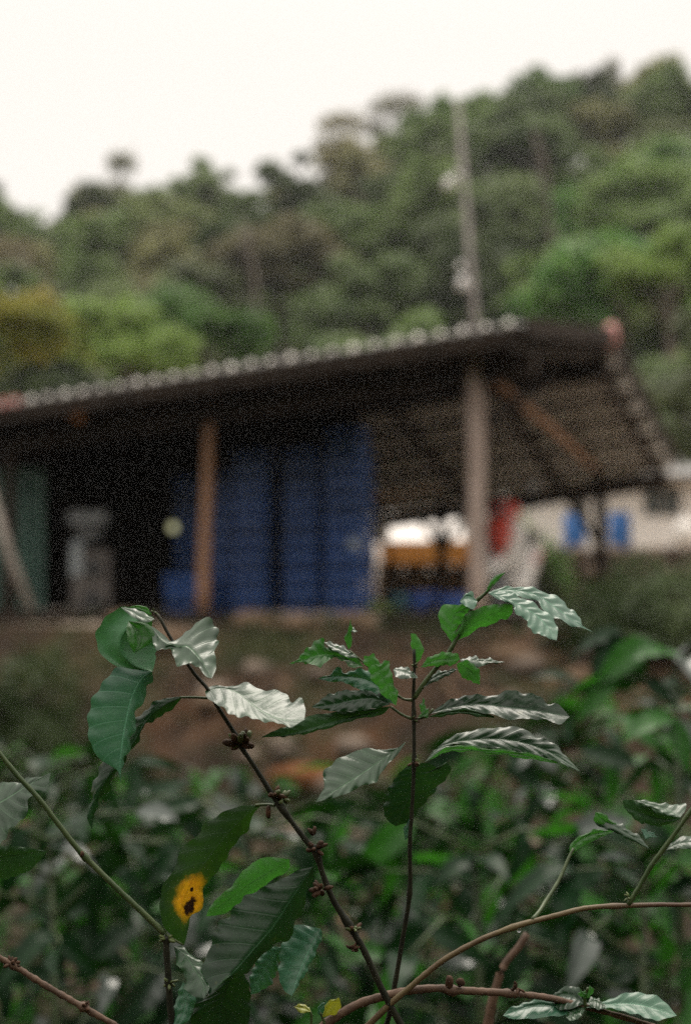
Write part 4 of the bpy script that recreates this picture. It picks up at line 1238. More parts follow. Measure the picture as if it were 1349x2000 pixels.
# big grey green leaf
leaf(pa, c3((1178,468),(1105,575),(1030,690),(945,790),(865,880),(790,948)), c3((1178,468),(1120,482),(1060,512),(975,552),(918,578),(865,642),(818,680),(795,750),(772,808),(755,870),(770,925),(790,948)),
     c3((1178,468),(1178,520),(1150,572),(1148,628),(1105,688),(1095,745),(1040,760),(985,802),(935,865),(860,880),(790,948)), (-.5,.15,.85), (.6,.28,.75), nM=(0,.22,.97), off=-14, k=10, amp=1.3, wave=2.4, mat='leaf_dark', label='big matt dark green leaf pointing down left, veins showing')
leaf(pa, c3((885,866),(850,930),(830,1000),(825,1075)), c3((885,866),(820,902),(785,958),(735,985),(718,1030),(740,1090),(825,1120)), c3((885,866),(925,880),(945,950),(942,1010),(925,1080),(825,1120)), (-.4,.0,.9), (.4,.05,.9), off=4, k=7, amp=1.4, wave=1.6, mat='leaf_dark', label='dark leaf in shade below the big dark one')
# two fresh leaves at lower right of it
leaf(pa, c3((1208,702),(1170,770),(1130,860),(1098,955)), c3((1208,702),(1110,688),(1058,770),(1048,860),(1062,925),(1098,955)), c3((1208,702),(1212,730),(1190,790),(1150,870),(1098,955)), (-.3,.45,.82), (.3,.35,.85), off=30, k=8, amp=1.4, mat='leaf_pale', label='fresh mid green leaf behind the big dark leaf')
leaf(pa, c3((1060,770),(1010,830),(975,890),(945,950)), c3((1060,770),(1005,775),(955,840),(940,900),(945,950)), c3((1060,770),(1050,840),(1025,905),(985,935),(945,950)), (-.2,.3,.9), (.4,.3,.85), off=48, k=7, amp=1.2, mat='leaf_pale')
leaf(pa, c3((1090,440),(1020,485),(930,540),(850,600),(775,655)), c3((1090,440),(1000,432),(930,468),(870,540),(800,605),(775,655)), c3((1090,440),(1085,480),(1030,515),(950,580),(860,640),(775,655)), (-.1,.2,.95), (.2,-.1,.95), off=170, under=True, k=8, amp=1.2, mat='leaf_young', label='bright backlit green leaf behind the yellow spotted one')
# crumpled shiny leaf
leaf(pa, c3((655,768),(700,800),(730,850),(765,905),(770,965)), c3((655,768),(690,772),(745,815),(765,860),(785,920),(770,965)), c3((655,768),(665,830),(690,870),(695,930),(735,960),(770,965)), (.2,.7,.6), (-.3,.5,.8), off=10, k=5, amp=3.5, wave=4, mat='leaf_gloss', nt=40)
leaf(pa, c3((690,900),(700,960),(690,1020),(660,1090)), c3((690,900),(735,960),(720,1030),(660,1090)), c3((690,900),(665,960),(650,1030),(660,1090)), (.2,.4,.8), (-.3,.4,.8), off=30, k=5, amp=2, mat='leaf_pale', nt=30)
# nodes
bud_node(pa, 470, 1456, -4, 16, 17, up=(.1, -.2, .35))
bud_node(pa, 535, 1556, -3, 12, 13, up=(.3, -.2, .1)); bud_node(pa, 552, 1560, -3, 9, 11)
bud_node(pa, 616, 1658, -3, 12, 13, ('husk', 'husk')); bud_node(pa, 612, 1635, 0, 5, 10, ('husk', 'husk'), up=(0, 0, .8))
bud_node(pa, 626, 1738, -2, 12, 13, ('husk', 'husk')); bud_node(pa, 694, 1816, 8, 8, 10); bud_node(pa, 686, 1855, 10, 9, 9, ('husk', 'husk'))
x = MB(); x.ball(near(524, 1586, -4), 5.5*U, 4*U, 13*U, 8, 7, .2); x.build('withered_husk', M['husk'], pa, True)
bud_node(pa, 302, 1196, 14, 6, 5)

# ---- centre stem
pd = empty('coffee_branch', near(764, 1963, 60), 'upright dark coffee stem in the middle with young leaves and a forked shoot', 'coffee branch')
D_pts = [(808,1268,0), (809,1300,0), (807,1362,0), (808,1403,0), (808,1491,0), (804,1583,4), (800,1647,10), (800,1740,24), (786,1833,40), (772,1916,52), (762,1975,58), (745,2030,64)]
stem(pd, D_pts, 3.0, 5.4, 'twig_dark', n=70, nodes=((.17, .5), (.29, .5), (.62, .3)))
down(pd, (745, 2030, 64), 7, 'twig_dark', (.0, .06))
stem(pd, [(808,1364,0), (835,1325,2), (877,1272,4), (905,1220,6), (925,1180,8), (948,1158,6), (962,1140,4)], 5., 3., 'twig_green', n=40, nodes=((.45, .3), (.85, .3)), name='shoot')
stem(pd, [(812,1404,0), (830,1400,-4), (846,1385,-6)], 2.5, 2.5, 'twig_green', n=10, name='leaf_stalk')
stem(pd, [(804,1404,0), (785,1396,-2), (762,1380,-4)], 3., 2.4, 'twig_green', n=10, name='leaf_stalk')
stem(pd, [(806,1366,0), (790,1366,-2), (776,1358,-4)], 2.5, 2.0, 'twig_green', n=10, name='leaf_stalk')
bl = (0, .3, .95)
leaf(pd, c2((845,125),(880,85),(930,38)), c2((845,125),(855,95),(882,55),(930,38)), c2((845,125),(875,100),(905,65),(930,38)), (-.3,.1,.9), (.4,.1,.9), k=4, amp=.6, wave=.5, mat='leaf_young', nt=24, ns=5, label='newest small pointed leaf at the very top of the shoot')
leaf(pd, c2((850,125),(950,112),(1060,135),(1150,195),(1225,250),(1300,294)), c2((850,125),(900,108),(960,98),(1050,106),(1105,125),(1160,150),(1205,192),(1242,232),(1255,262),(1300,294)), c2((850,125),(930,135),(1010,150),(1062,158),(1085,200),(1130,232),(1160,240),(1195,262),(1250,274),(1300,294)),
     (.15,.82,.52), (.15,.80,.56), off=28, k=9, amp=2.0, wave=2.2, mat='leaf_pale', label='long glossy upper leaf of the shoot, reaching furthest right')
leaf(pd, c2((855,128),(930,150),(1010,190),(1080,240),(1145,328)), c2((855,128),(905,118),(985,140),(1040,165),(1090,200),(1128,232),(1150,272),(1145,328)), c2((855,128),(905,158),(955,175),(970,215),(1010,235),(1030,280),(1085,310),(1145,328)),
     (.12,.82,.52), (.08,.74,.64), off=-10, k=9, amp=2.2, wave=2.4, mat='leaf_pale', label='glossy front leaf of the shoot, bending down to the right')
leaf(pd, c2((695,350),(760,280),(830,235),(900,205),(960,175)), c2((695,350),(725,280),(770,210),(850,180),(905,172),(960,175)), c2((695,350),(760,310),(830,272),(900,248),(950,222),(960,175)), (-.2,.1,.95), (.1,-.55,.8), off=8, under=True, k=7, amp=2.4, wave=2.2, mat='leaf_young', label='backlit fresh green leaf underside right of the shoot')
leaf(pd, c2((700,335),(700,270),(715,215),(760,190),(808,178)), c2((700,335),(655,270),(646,200),(672,172),(730,180),(762,150),(782,125),(808,178)), c2((700,335),(730,270),(765,215),(790,195),(808,178)), (-.45,.1,.9), (.45,.15,.9), off=-2, under=True, k=6, amp=2.2, wave=2., mat='leaf_young', label='broad green leaf left of the shoot, folded at its top')
leaf(pd, c2((735,165),(765,140),(808,162)), c2((735,165),(748,138),(782,122),(808,162)), c2((735,165),(765,188),(795,192),(808,162)), (-.1,.6,.7), (0,.75,.6), off=-10, k=3, amp=.8, mat='leaf_pale', nt=20, ns=5)
leaf(pd, c2((568,442),(640,410),(735,410)), c2((568,442),(605,398),(670,378),(722,384),(735,410)), c2((568,442),(640,437),(705,432),(735,410)), (0,.25,.95), (0,.0,1), off=-8, under=True, k=6, amp=.9, mat='leaf_young', nt=36, ns=6, label='small green leaf level with the fork')
leaf(pd, c2((722,425),(765,445),(800,480),(818,516)), c2((722,425),(765,412),(800,435),(822,470),(818,516)), c2((722,425),(728,460),(755,492),(790,505),(818,516)), (.2,.0,.95), (-.1,-.1,.98), off=-6, under=True, k=5, amp=.9, mat='leaf_young', nt=30, ns=6)
leaf(pd, c2((735,412),(800,412),(860,418),(925,421)), c2((735,412),(775,397),(830,404),(870,408),(925,421)), c2((735,412),(770,440),(815,442),(860,428),(925,421)), (0,.9,.4), (0,.7,.7), off=14, k=6, amp=2., wave=2.4, mat='leaf_gloss', nt=36, ns=6)
leaf(pd, c2((572,530),(620,490),(670,465),(728,450)), c2((572,530),(590,490),(640,462),(690,452),(728,450)), c2((572,530),(620,508),(680,480),(728,450)), (-.2,.75,.6), (0,.5,.8), off=-4, k=6, amp=1.4, mat='leaf_gloss', nt=36, ns=6)
leaf(pd, c2((452,452),(500,462),(556,488)), c2((452,452),(480,438),(520,450),(545,468),(556,488)), c2((452,452),(465,488),(510,490),(556,488)), (.1,.86,.5), (0,.8,.6), off=-6, k=4, amp=1.2, mat='leaf_gloss', nt=26, ns=6, label='tiny shining leaf left of the stem top')
leaf(pd, c2((545,440),(550,380),(545,335),(525,298)), c2((545,440),(535,390),(528,340),(525,298)), c2((545,440),(575,395),(574,340),(550,305),(525,298)), (-.4,0,.9), (.5,.1,.85), off=0, under=True, k=4, amp=.8, mat='leaf_young', nt=30, ns=5, label='upright folded young leaf at the top of the stem')
# left sprig
leaf(pd, c2((262,368),(262,310),(272,238)), c2((262,368),(248,325),(256,285),(272,238)), c2((262,368),(280,330),(274,285),(272,238)), (-.4,0,.9), (.4,.1,.9), off=0, k=3, amp=.4, mat='leaf_young', nt=24, ns=5, label='slender upright tip leaf of the left sprig')
leaf(pd, c2((268,288),(285,284),(300,289)), c2((268,288),(285,276),(300,289)), c2((268,288),(285,294),(300,289)), (0,.9,.4), (0,.9,.4), k=2, amp=.2, mat='leaf_gloss', nt=12, ns=4)
stem(pd, c2((266,372,0),(300,400,0),(380,470,4),(440,540,2),(490,575,0),(535,585,0)), 1.8, 2.6, 'twig_green', n=20, name='shoot')
leaf(pd, c2((325,440),(240,400),(150,390),(75,410),(8,430)), c2((325,440),(285,385),(235,360),(168,352),(150,320),(110,335),(78,372),(40,410),(8,430)), c2((325,440),(270,440),(205,402),(165,425),(125,440),(60,420),(8,430)), (0,.30,.9), (.05,.75,.6), off=0, k=9, amp=3.2, wave=4., mat='leaf_young', nt=50, label='crinkled green leaf pointing left from the left sprig')
leaf(pd, c2((300,400),(240,372),(190,352),(155,335)), c2((300,400),(250,360),(200,338),(155,335)), c2((300,400),(255,400),(195,370),(155,335)), (0,.85,.5), (.05,.7,.65), off=-10, k=5, amp=1.6, wave=2, mat='leaf_gloss', nt=30, ns=6)
leaf(pd, c2((455,600),(395,530),(320,490),(220,480),(130,490)), c2((455,600),(440,545),(385,470),(320,450),(240,462),(215,440),(185,470),(130,490)), c2((455,600),(380,572),(300,535),(235,505),(190,505),(130,490)), (0,.3,.95), (0,.5,.85), off=6, k=9, amp=1.8, wave=3.4, mat='leaf_pale', nt=50, label='wavy glossy leaf under the crinkled one on the left sprig')
leaf(pd, c2((350,395),(385,450),(425,520),(465,606)), c2((350,395),(372,384),(400,428),(440,412),(440,465),(468,540),(465,606)), c2((350,395),(325,400),(350,470),(395,545),(465,606)), (.25,.15,.95), (-.3,.1,.95), off=-14, under=True, k=7, amp=3.0, wave=3.6, mat='leaf_young', label='bright green leaf hanging down from the left sprig, notched edge')
leaf(pd, c2((440,600),(370,575),(290,580),(200,600),(105,612)), c2((440,600),(395,552),(300,538),(215,545),(170,562),(105,612)), c2((440,600),(385,615),(300,628),(200,630),(105,612)), (0,.45,.9), (0,.5,.85), off=0, k=9, amp=1.4, wave=2.2, mat='leaf_dark')
leaf(pd, c2((440,608),(330,640),(200,675),(80,710),(-20,735),(-110,740)), c2((440,608),(330,620),(210,632),(90,650),(0,690),(-60,715),(-110,740)), c2((440,608),(400,645),(290,665),(180,700),(80,725),(0,735),(-110,740)), (0,.25,.95), (0,.1,.95), off=10, under=True, k=12, amp=1.6, wave=1.6, mat='leaf_dark', label='long dark leaf reaching left behind the pale shining leaf')
# right pair
leaf(pd, c2((598,642),(700,612),(820,598),(940,612),(1080,630),(1200,652)), c2((598,642),(650,608),(700,578),(765,560),(850,562),(900,555),(955,540),(1065,562),(1100,592),(1150,598),(1200,652)), c2((598,642),(700,628),(800,630),(880,648),(930,662),(1010,665),(1090,662),(1130,680),(1160,686),(1200,652)),
     (.05,.58,.8), (0,.8,.55), off=-6, k=10, amp=1.9, wave=2.4, mat='leaf_dark', label='dark strongly ribbed leaf stretching right, the upper of two')
leaf(pd, c2((600,652),(700,632),(790,634),(880,655)), c2((600,652),(700,622),(790,622),(880,650)), c2((600,652),(660,656),(700,640),(790,648),(880,658)), (0,.0,1), (0,-.2,1), off=-2, under=True, k=5, amp=.8, mat='leaf_dark', nt=30, ns=5)
leaf(pd, c2((585,845),(660,775),(780,752),(900,748),(1020,768),(1130,812),(1245,885)), c2((585,845),(655,768),(740,722),(805,704),(870,705),(925,690),(1005,706),(1070,738),(1150,778),(1195,832),(1245,885)), c2((585,845),(640,815),(710,772),(800,784),(900,790),(1000,805),(1090,822),(1160,850),(1245,885)),
     (0,.74,.66), (0,.72,.7), off=-12, k=11, amp=2.0, wave=2.6, mat='leaf_gloss', label='silvery ribbed leaf stretching right, the lower of two')
leaf(pd, c2((590,842),(700,790),(850,800),(1000,815),(1150,848)), c2((590,842),(700,775),(850,788),(1000,802),(1150,842)), c2((590,842),(700,800),(850,806),(1000,828),(1150,852)), (0,.1,1), (0,0,1), off=-6, under=True, k=9, amp=1., mat='leaf_young', nt=40, ns=5)
# lower left leaf
leaf(pd, c2((506,758),(430,815),(340,880),(240,945),(122,1016)), c2((506,758),(470,785),(430,792),(370,785),(300,795),(240,815),(195,850),(148,892),(160,945),(122,1016)), c2((506,758),(470,815),(435,850),(400,895),(378,935),(320,945),(275,972),(220,992),(122,1016)),
     (.1,.66,.72), (.12,.60,.76), off=-10, k=8, amp=3.4, wave=2.8, mat='leaf_gloss', label='silvery veined leaf pointing down left from the stem')
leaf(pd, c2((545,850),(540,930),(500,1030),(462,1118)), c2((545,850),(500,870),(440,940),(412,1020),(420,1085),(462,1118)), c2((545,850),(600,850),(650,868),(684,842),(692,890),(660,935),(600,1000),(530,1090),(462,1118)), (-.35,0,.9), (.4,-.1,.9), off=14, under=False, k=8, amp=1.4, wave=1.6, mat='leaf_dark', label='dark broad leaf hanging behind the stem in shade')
leaf(pd, c2((500,1180),(520,1120),(528,1065)), c2((500,1180),(500,1120),(528,1065)), c2((500,1180),(530,1130),(528,1065)), (-.3,.3,.9), (.3,.3,.9), off=10, k=3, amp=.6, mat='leaf_pale', nt=20, ns=4)
leaf(pd, c2((572,650),(580,620),(578,570)), c2((572,650),(566,610),(578,570)), c2((572,650),(594,625),(578,570)), (-.3,.3,.9), (.3,.3,.9), off=-4, k=3, amp=.5, mat='leaf_young', nt=18, ns=4)
leaf(pd, c2((560,655),(590,640),(605,615)), c2((560,655),(575,628),(605,615)), c2((560,655),(600,652),(605,615)), (-.3,.3,.9), (.3,.3,.9), off=-8, k=3, amp=.5, mat='leaf_young', nt=18, ns=4)
bud_node(pd, 808, 1489, -3, 8, 8); bud_node(pd, 807, 1404, -3, 6, 7); bud_node(pd, 809, 1300, -2, 4, 6)

# ---- long branch at the left with a hanging shoot
pb = empty('coffee_branch', near(330, 2010, 0), 'long green branch slanting down from the left edge with a grey leaf on it', 'coffee branch')
stem(pb, [(-60,1400,0), (0,1472,0), (35,1515,0), (78,1562,0), (120,1617,0), (161,1668,0), (218,1725,0), (270,1774,0), (322,1824,0)], 4.5, 6.0, 'twig_green', n=60, nodes=((.62, .5),))
stem(pb, c3((624,728,0),(628,800,0),(635,900,0),(642,1000,0),(655,1090,0)), 6.2, 6.8, 'twig_dark', n=30, nodes=((.02, .4), (.48, .4)))
stem(pb, c3((624,722,0),(660,745,-2),(690,762,-2)), 2.5, 2., 'twig_green', n=8, name='leaf_stalk')
down(pb, (340, 2015, 0), 7, 'twig_dark', (.02, .05))
bud_node(pb, 326, 1834, -3, 9, 9, ('bud', 'bud')); bud_node(pb, 331, 1920, -3, 8, 9, ('bud', 'bud'))
leaf(pb, c3((-190,330),(-90,260),(0,225),(100,165),(190,120)), c3((-190,330),(-110,200),(0,155),(60,150),(105,135),(150,130),(192,114),(190,120)), c3((-190,330),(-100,420),(-20,400),(20,370),(40,330),(102,275),(108,215),(150,190),(178,178),(190,120)),
     (-.1,.7,.7), (.25,.55,.8), off=-8, k=10, amp=2.6, wave=2.4, mat='leaf_gloss', label='silvery grey leaf cut by the left edge of the picture')
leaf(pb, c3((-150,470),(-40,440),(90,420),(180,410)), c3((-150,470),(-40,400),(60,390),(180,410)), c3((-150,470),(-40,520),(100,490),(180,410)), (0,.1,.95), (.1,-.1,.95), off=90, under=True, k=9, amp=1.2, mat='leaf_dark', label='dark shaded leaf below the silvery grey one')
x = MB(); x.ball(near(161, 1668, -6), 4*U, 4*U, 6*U, 8, 6, .2); x.build('leaf_scar', M['husk'], pb, True)

# ---- dry twig bottom left
pc = empty('dry_twig', near(223, 2000, 10), 'thin brown woody twig crossing the bottom left corner', 'twig')
stem(pc, [(-30,1852,10), (0,1870,10), (31,1888,10), (93,1927,10), (166,1969,10), (225,2003,10), (260,2030,10)], 5.5, 6.5, 'twig_brown', n=60, jit=.3, nodes=((.2, .5), (.66, .5)))
bud_node(pc, 22, 1882, 6, 12, 9, ('husk', 'husk')); bud_node(pc, 163, 1966, 6, 10, 9, ('husk', 'husk'))
down(pc, (260, 2030, 10), 6.5, 'twig_brown', (.05, .05))

# ---- arching reddish branch at the right
pe = empty('coffee_branch', near(718, 2005, 20), 'long arching reddish brown branch across the lower right with green side shoots', 'coffee branch')
E_pts = c4((1480,600,-10),(1349,612,0),(1230,612,0),(1100,616,0),(960,624,0),(850,650,0),(700,690,4),(560,742,8),(430,812,12),(350,872,16),(280,932,20),(220,982,24),(140,1060,30),(90,1110,34))
stem(pe, E_pts, 4.0, 6.6, 'twig_red', n=90, nodes=((.27, .35), (.52, .3)))
down(pe, c4((90,1110,34))[0], 7.6, 'twig_brown', (-.03, .05))
stem(pe, c4((750,668,2),(775,640,20),(800,600,50),(850,520,90),(890,430,120),(905,400,130)), 4.2, 3.2, 'twig_green', n=30, name='shoot')
stem(pe, c4((1112,612,0),(1150,550,0),(1200,462,0),(1250,395,0),(1300,325,0),(1349,255,0),(1400,180,0)), 5.0, 4., 'twig_green', n=40, nodes=((.5, .3), (.78, .3)), name='shoot')
leaf(pe, c4((895,430),(920,375),(980,345),(1060,335)), c4((895,430),(893,385),(925,358),(990,328),(1060,335)), c4((895,430),(935,392),(1000,362),(1060,335)), (-.1,.2,.95), (.1,.5,.85), off=125, under=True, k=7, amp=1.6, mat='leaf_young', nt=36)
leaf(pe, c4((985,268),(1050,310),(1120,350),(1190,400)), c4((985,268),(1045,285),(1110,325),(1160,360),(1190,400)), c4((985,268),(990,310),(1050,335),(1120,370),(1190,400)), (.1,.8,.5), (0,.3,.9), off=115, k=7, amp=1.8, mat='leaf_gloss', nt=36, label='glossy leaf hanging beside the thin side shoot')
leaf(pe, c4((988,262),(1010,285),(1040,305),(1075,320)), c4((988,262),(1012,266),(1045,290),(1075,320)), c4((988,262),(985,300),(1035,325),(1075,320)), (0,.2,1), (0,.0,1), off=105, under=True, k=4, amp=1., mat='leaf_young', nt=24, ns=5)
leaf(pe, c4((1308,282),(1265,258),(1210,238),(1130,218)), c4((1308,282),(1330,250),(1320,228),(1270,234),(1200,222),(1130,218)), c4((1308,282),(1255,272),(1200,246),(1130,218)), (0,.86,.5), (0,.8,.6), off=10, k=6, amp=1.6, mat='leaf_gloss', nt=36, label='narrow shining leaf near the right edge')
leaf(pe, c4((1312,285),(1250,290),(1170,270),(1095,245)), c4((1312,285),(1240,262),(1150,225),(1095,215),(1095,245)), c4((1312,285),(1240,315),(1150,300),(1095,245)), (0,.1,1), (0,.1,1), off=60, under=True, k=7, amp=1.2, mat='leaf_dark', nt=36)
leaf(pe, c4((1235,415),(1290,385),(1349,375),(1440,372)), c4((1235,415),(1280,372),(1349,352),(1440,372)), c4((1235,415),(1290,402),(1360,398),(1440,372)), (.0,.86,.5), (0,.8,.6), off=-4, k=6, amp=1.8, mat='leaf_gloss', nt=36, label='shining leaf cut by the right edge above the branch')
leaf(pe, c4((1160,325),(1190,350),(1222,356)), c4((1160,325),(1195,335),(1222,356)), c4((1160,325),(1175,360),(1222,356)), (0,.8,.6), (0,.5,.8), off=50, k=4, amp=1., mat='leaf_pale', nt=20, ns=5)
bud_node(pe, 1228, 1752, -2, 5, 7, ('bud', 'bud')); 
x = MB(); c = near(*c4((700,706,2))[0]); x.ball(c, 4.6*U, 4.6*U, 5.2*U, 14, 10); o = x.build('water_drop', M['water'], None, True); tag(o, 'clear water drop hanging under the arching branch', 'water drop')

# ---- lower woody branch
pf = empty('coffee_branch', near(650, 2010, 20), 'thick pale brown branch along the bottom ending in a leafy tuft at the right', 'coffee branch')
stem(pf, c4((-60,1090,30),(0,1042,30),(100,985,32),(200,955,34),(290,936,36),(400,926,40),(440,935,44),(500,936,48),(650,945,56),(820,965,66),(1000,1010,76),(1150,1052,80),(1250,1085,84)), 9.5, 5., 'twig_brown', n=90, jit=.2, nodes=((.4, .4), (.56, .35)))
down(pf, c4((-60,1090,30))[0], 9.5, 'twig_brown', (-.04, .03))
x = MB(); c = near(*c4((438,905,40))[0]); x.ball(c, 8*U, 8*U, 14*U, 8, 6, .3); x.ball(c+Vector((.008, 0, 0)), 9*U, 8*U, 9*U, 8, 6, .3); x.build('withered_husk', M['husk'], pf, True)
bud_node(pf, 1010, 1930, 50, 8, 9, ('husk', 'husk'))
stem(pf, c4((950,1000,70),(948,960,66),(960,925,60)), 3.5, 2.5, 'twig_green', n=10, name='shoot')
for q in [
    ((950,1000),(1060,985),(1160,990),(1295,1030), (1060,960),(1150,940),(1240,970), (1080,1010),(1180,1040),(1240,1045), 'leaf_pale', (0,.75,.65), (0,.85,.5)),
    ((945,1005),(860,1000),(760,990),(640,1030), (850,965),(740,975),(670,1000), (860,1030),(760,1040),(690,1045), 'leaf_pale', (0,.7,.7), (0,.8,.6)),
    ((945,985),(910,960),(870,950),(825,962), (925,925),(880,920),(840,940), (910,1000),(860,1010),(830,985), 'leaf_dark', (-.2,.6,.8), (0,.7,.6)),
    ((950,1000),(930,1010),(905,1020),(890,1050), (915,985),(890,1000),(875,1030), (940,1025),(925,1040),(905,1050), 'leaf_gloss', (-.1,.8,.6), (0,.8,.6)),
    ((955,985),(985,975),(1005,985),(1025,1000), (975,960),(1000,968),(1020,985), (970,995),(990,1005),(1005,1008), 'leaf_gloss', (.1,.85,.5), (0,.8,.6))]:
    mid_, l_, r_ = c4(*q[0:4]), c4(q[0], *q[4:7], q[3]), c4(q[0], *q[7:10], q[3])
    leaf(pf, mid_, l_, r_, q[11], q[12], off=66, k=6, amp=2., wave=2., mat=q[10], nt=36, ns=6)
leaf(pf, c4((955,965),(965,940),(968,915)), c4((955,965),(945,940),(968,915)), c4((955,965),(982,945),(968,915)), (-.3,.2,.9), (.3,.2,.9), off=60, k=3, amp=.5, mat='leaf_young', nt=18, ns=4, label='tiny light green tip leaves of the tuft')
leaf(pf, c4((950,965),(938,950),(930,930)), c4((950,965),(928,955),(930,930)), c4((950,965),(950,945),(930,930)), (-.3,.2,.9), (.3,.2,.9), off=58, k=3, amp=.5, mat='leaf_young', nt=18, ns=4)
# yellow seedling leaves at the bottom
ps = empty('seedling', near(640, 2010, 20), 'small yellow green seedling between the branches at the bottom', 'seedling')
stem(ps, c3((1170,1080,20),(1172,1030,20),(1165,1010,20)), 3, 2.5, 'twig_green', n=8); stem(ps, c3((1225,1070,22),(1215,1040,22),(1205,1015,22)), 3, 2.5, 'twig_green', n=8)
leaf(ps, c3((1170,1015),(1145,1000),(1105,995)), c3((1170,1015),(1150,985),(1105,995)), c3((1170,1015),(1130,1018),(1105,995)), (0,.7,.6), (0,.6,.7), off=14, k=3, amp=.8, mat='leaf_yellow', nt=20, ns=5)
leaf(ps, c3((1215,1035),(1245,995),(1275,960)), c3((1215,1035),(1225,985),(1275,960)), c3((1215,1035),(1265,1020),(1285,990),(1275,960)), (-.2,.2,.9), (.2,.2,.9), off=14, k=3, amp=.6, mat='leaf_yellow', nt=20, ns=5)
leaf(ps, c3((1205,1030),(1205,1000),(1230,975)), c3((1205,1030),(1192,1000),(1230,975)), c3((1205,1030),(1228,1005),(1230,975)), (-.2,.2,.9), (.2,.2,.9), off=20, k=3, amp=.6, mat='leaf_pale', nt=20, ns=5)
down(ps, c3((1172,1075,20))[0], 2.5, 'twig_green', (.03, .06))

# ------------------------------------------------------------------ coffee shrubs behind the focused branches
def generic_leaf(seed, droop, mat, L=.13, W_=.026):
    g = np.random.default_rng(seed)
    nt, ns = 15, 7
    v, uv = [], []
    kk = 8
    for i in range(nt):
        t = i/(nt-1)
        w = W_*max(.0, (sin(pi*t**.85)))**.8*(1-.25*t)
        y_ = L*(t-.12*droop*t*t); z_ = -droop*L*.55*t*t
        for j in range(ns):
            s = -1+2*j/(ns-1)
            wig = .0025*sin(kk*pi*t+s*2+seed)*abs(s)
            v.append((s*w, y_, z_+abs(s)*w*.28+wig))
            uv.append((.5+s/2, t))
    f = [(i*ns+j, i*ns+j+1, (i+1)*ns+j+1, (i+1)*ns+j) for i in range(nt-1) for j in range(ns-1)]
    return mesh('leaf', v, f, M[mat], True, uv)
GL = {m: [generic_leaf(s, d, m) for s, d in ((1, .3), (2, .75), (3, 1.2))] for m in ('shrub_dark', 'shrub_gloss', 'shrub_young')}
def shrub(x0, y0, top, label, n_br=7, length=.38, seed=0, mats=('shrub_dark',)*4+('shrub_gloss',)*4+('shrub_dark',)*2+('shrub_young',), lsc=1.0, zmin=.25, name='coffee_shrub', spread=1.):
    g = random.Random(seed)
    z0 = float(gz(x0, y0))
    e = empty(name, (x0, y0, z0), label, 'shrub')
    b = MB()
    H = top-z0
    lean = Vector((g.uniform(-.06, .06), g.uniform(-.05, .05), 0))
    b.tube([(0, 0, -.05), Vector((0, 0, H*.5))+lean*.4, Vector((0, 0, H*.97))+lean], [.012, .009, .004], 7, .1)
    lv = []
    for i in range(n_br):
        hz = H*(zmin+(1-zmin)*(i+.6)/n_br)
        a = i*2.4+g.uniform(-.3, .3)
        for sgn in (0, pi):
            aa = a+sgn
            ln = length*(1-.45*(i/n_br)**2)*g.uniform(.75, 1.1)*spread
            s0 = Vector((0, 0, hz))+lean*(hz/H)
            d = Vector((cos(aa), sin(aa), g.uniform(.25, .6))).normalized()
            p1 = s0+d*ln*.5; p2 = s0+d*ln-Vector((0, 0, ln*g.uniform(.1, .3)))
            b.tube([s0, p1, p2], [.004, .003, .0015], 5)
            m_ = max(2, int(ln/.085))
            for k in range(m_):
                t = (k+1)/m_
                p = s0.lerp(p1, t*2) if t < .5 else p1.lerp(p2, t*2-1)
                for sd_ in (-1, 1):
                    if g.random() < .12: continue
                    ld = aa+sd_*g.uniform(.6, 1.3) if k < m_-1 else aa+sd_*g.uniform(.1, .6)
                    lv.append((p, ld, g.uniform(-1.0, .55), g.uniform(-.9, .9), g.uniform(.55, 1.12)*lsc))
    for sd_ in range(4):
        lv.append((Vector((0, 0, H*.97))+lean, sd_*1.57+g.random(), g.uniform(.1, .9), g.uniform(-.4, .4), g.uniform(.5, 1.)*lsc))
    sobj = link('stem', b.me('stem', M['twig_green'], True), e, world_pts=False)
    for p, yaw, pit, roll, s in lv:
        me = g.choice(GL[g.choice(mats)])
        o = link('leaf', me, e, p, world_pts=False)
        o.rotation_euler = (pit, roll, yaw-pi/2)
        o.scale = (s, s, s)
    return e
def zline(py, Y): return at(0, py, Y).z
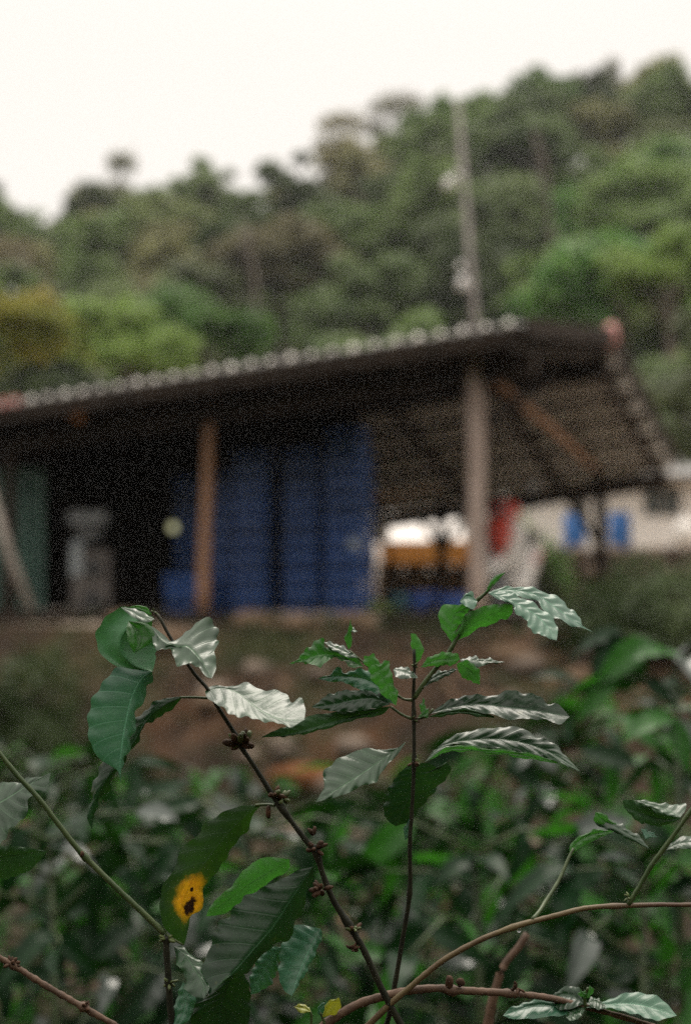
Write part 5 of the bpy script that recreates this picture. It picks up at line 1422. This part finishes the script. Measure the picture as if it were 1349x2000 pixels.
TALL = [
 # px, Y, top py, seed, label
 (150, 2.20, 1620, 1, 'blurred coffee shrub just behind the slanting green branch at the left'),
 (420, 2.35, 1610, 2, 'blurred coffee shrub behind the dark leaning stem'),
 (640, 2.55, 1680, 3, 'blurred coffee shrub in the gap between the two focused stems'),
 (1240, 2.25, 1650, 5, 'shaded coffee shrub behind the arching branch at the lower right'),
 (960, 2.35, 1630, 4, 'silvery glinting coffee shrub right of the upright stem'),
 (30, 2.65, 1490, 6, 'coffee shrub at the lower left edge, out of focus'),
 (300, 2.95, 1540, 7, 'coffee shrub in the second row below the drooping dark leaf tip'),
 (560, 3.25, 1590, 8, 'coffee shrub in the second row below the pale shining leaf'),
 (830, 3.05, 1550, 9, 'coffee shrub in the second row behind the upright stem'),
 (1080, 2.95, 1430, 10, 'coffee shrub in the second row behind the ribbed leaves'),
 (1300, 3.05, 1350, 11, 'coffee shrub near the right edge, second row'),
 (1330, 2.45, 1235, 12, 'tall bright leaved coffee shrub at the right edge'),
 (90, 3.95, 1470, 13, 'far coffee shrub at the left below the bushy bank'),
 (430, 4.25, 1510, 14, 'far coffee shrub whose top shows beside the pale shining leaf'),
 (700, 4.35, 1610, 15, 'far coffee shrub under the orange soil patch'),
 (1000, 4.15, 1430, 16, 'far coffee shrub right of the middle at the foot of the bank'),
 (1220, 4.05, 1390, 17, 'far coffee shrub at the right before the bank'),
 (230, 5.35, 1540, 18, 'farthest coffee shrub on the left'),
 (900, 5.55, 1510, 19, 'farthest coffee shrub in the middle'),
]
for px, Y, tp, sd_, lab in TALL:
    p = at(px, 1500, Y)
    ('shrub_gloss',)*3
    if sd_ == 12: mats = ('shrub_young',)*4+('shrub_dark',)*2+('shrub_gloss',)
    if sd_ in (1, 2): mats = ('shrub_dark',)*5+('shrub_young',)*2+('shrub_dark',)*2+('shrub_gloss',)*2
    shrub(p.x, Y, zline(tp, Y), lab, n_br=14 if Y < 3.4 else 11, seed=sd_, mats=mats, zmin=.35 if Y < 3.2 else .3, length=.36 if sd_ != 12 else .2, lsc=1.0 if Y < 3.2 else 1.15)
# blurred pale stem low in the right half
e = empty('bare_sapling', near(950, 2010, 500), 'blurred grey bare stem rising at the lower right behind the branches', 'stem')
stem(e, c4((575,1120,560),(600,980,560),(640,850,570),(700,770,580),(730,720,590)), 13, 8, 'twig_brown', n=20)
down(e, c4((575,1120,560))[0], 13, 'twig_brown')

# ------------------------------------------------------------------ air
t = NT('haze_air')
pv = t.new('ShaderNodeVolumePrincipled')
pv.inputs['Color'].default_value = (.93, .95, .97, 1)
pv.inputs['Density'].default_value = .0005
t.l.new(pv.outputs[0], t.out.inputs['Volume'])
x = MB(); x.box((0, 197, 30), 640, 480, 70)
o = x.build('haze', t.m); tag(o, 'thin pale haze in the air over the valley', 'haze', kind='stuff')
print('objects', len(bpy.data.objects))
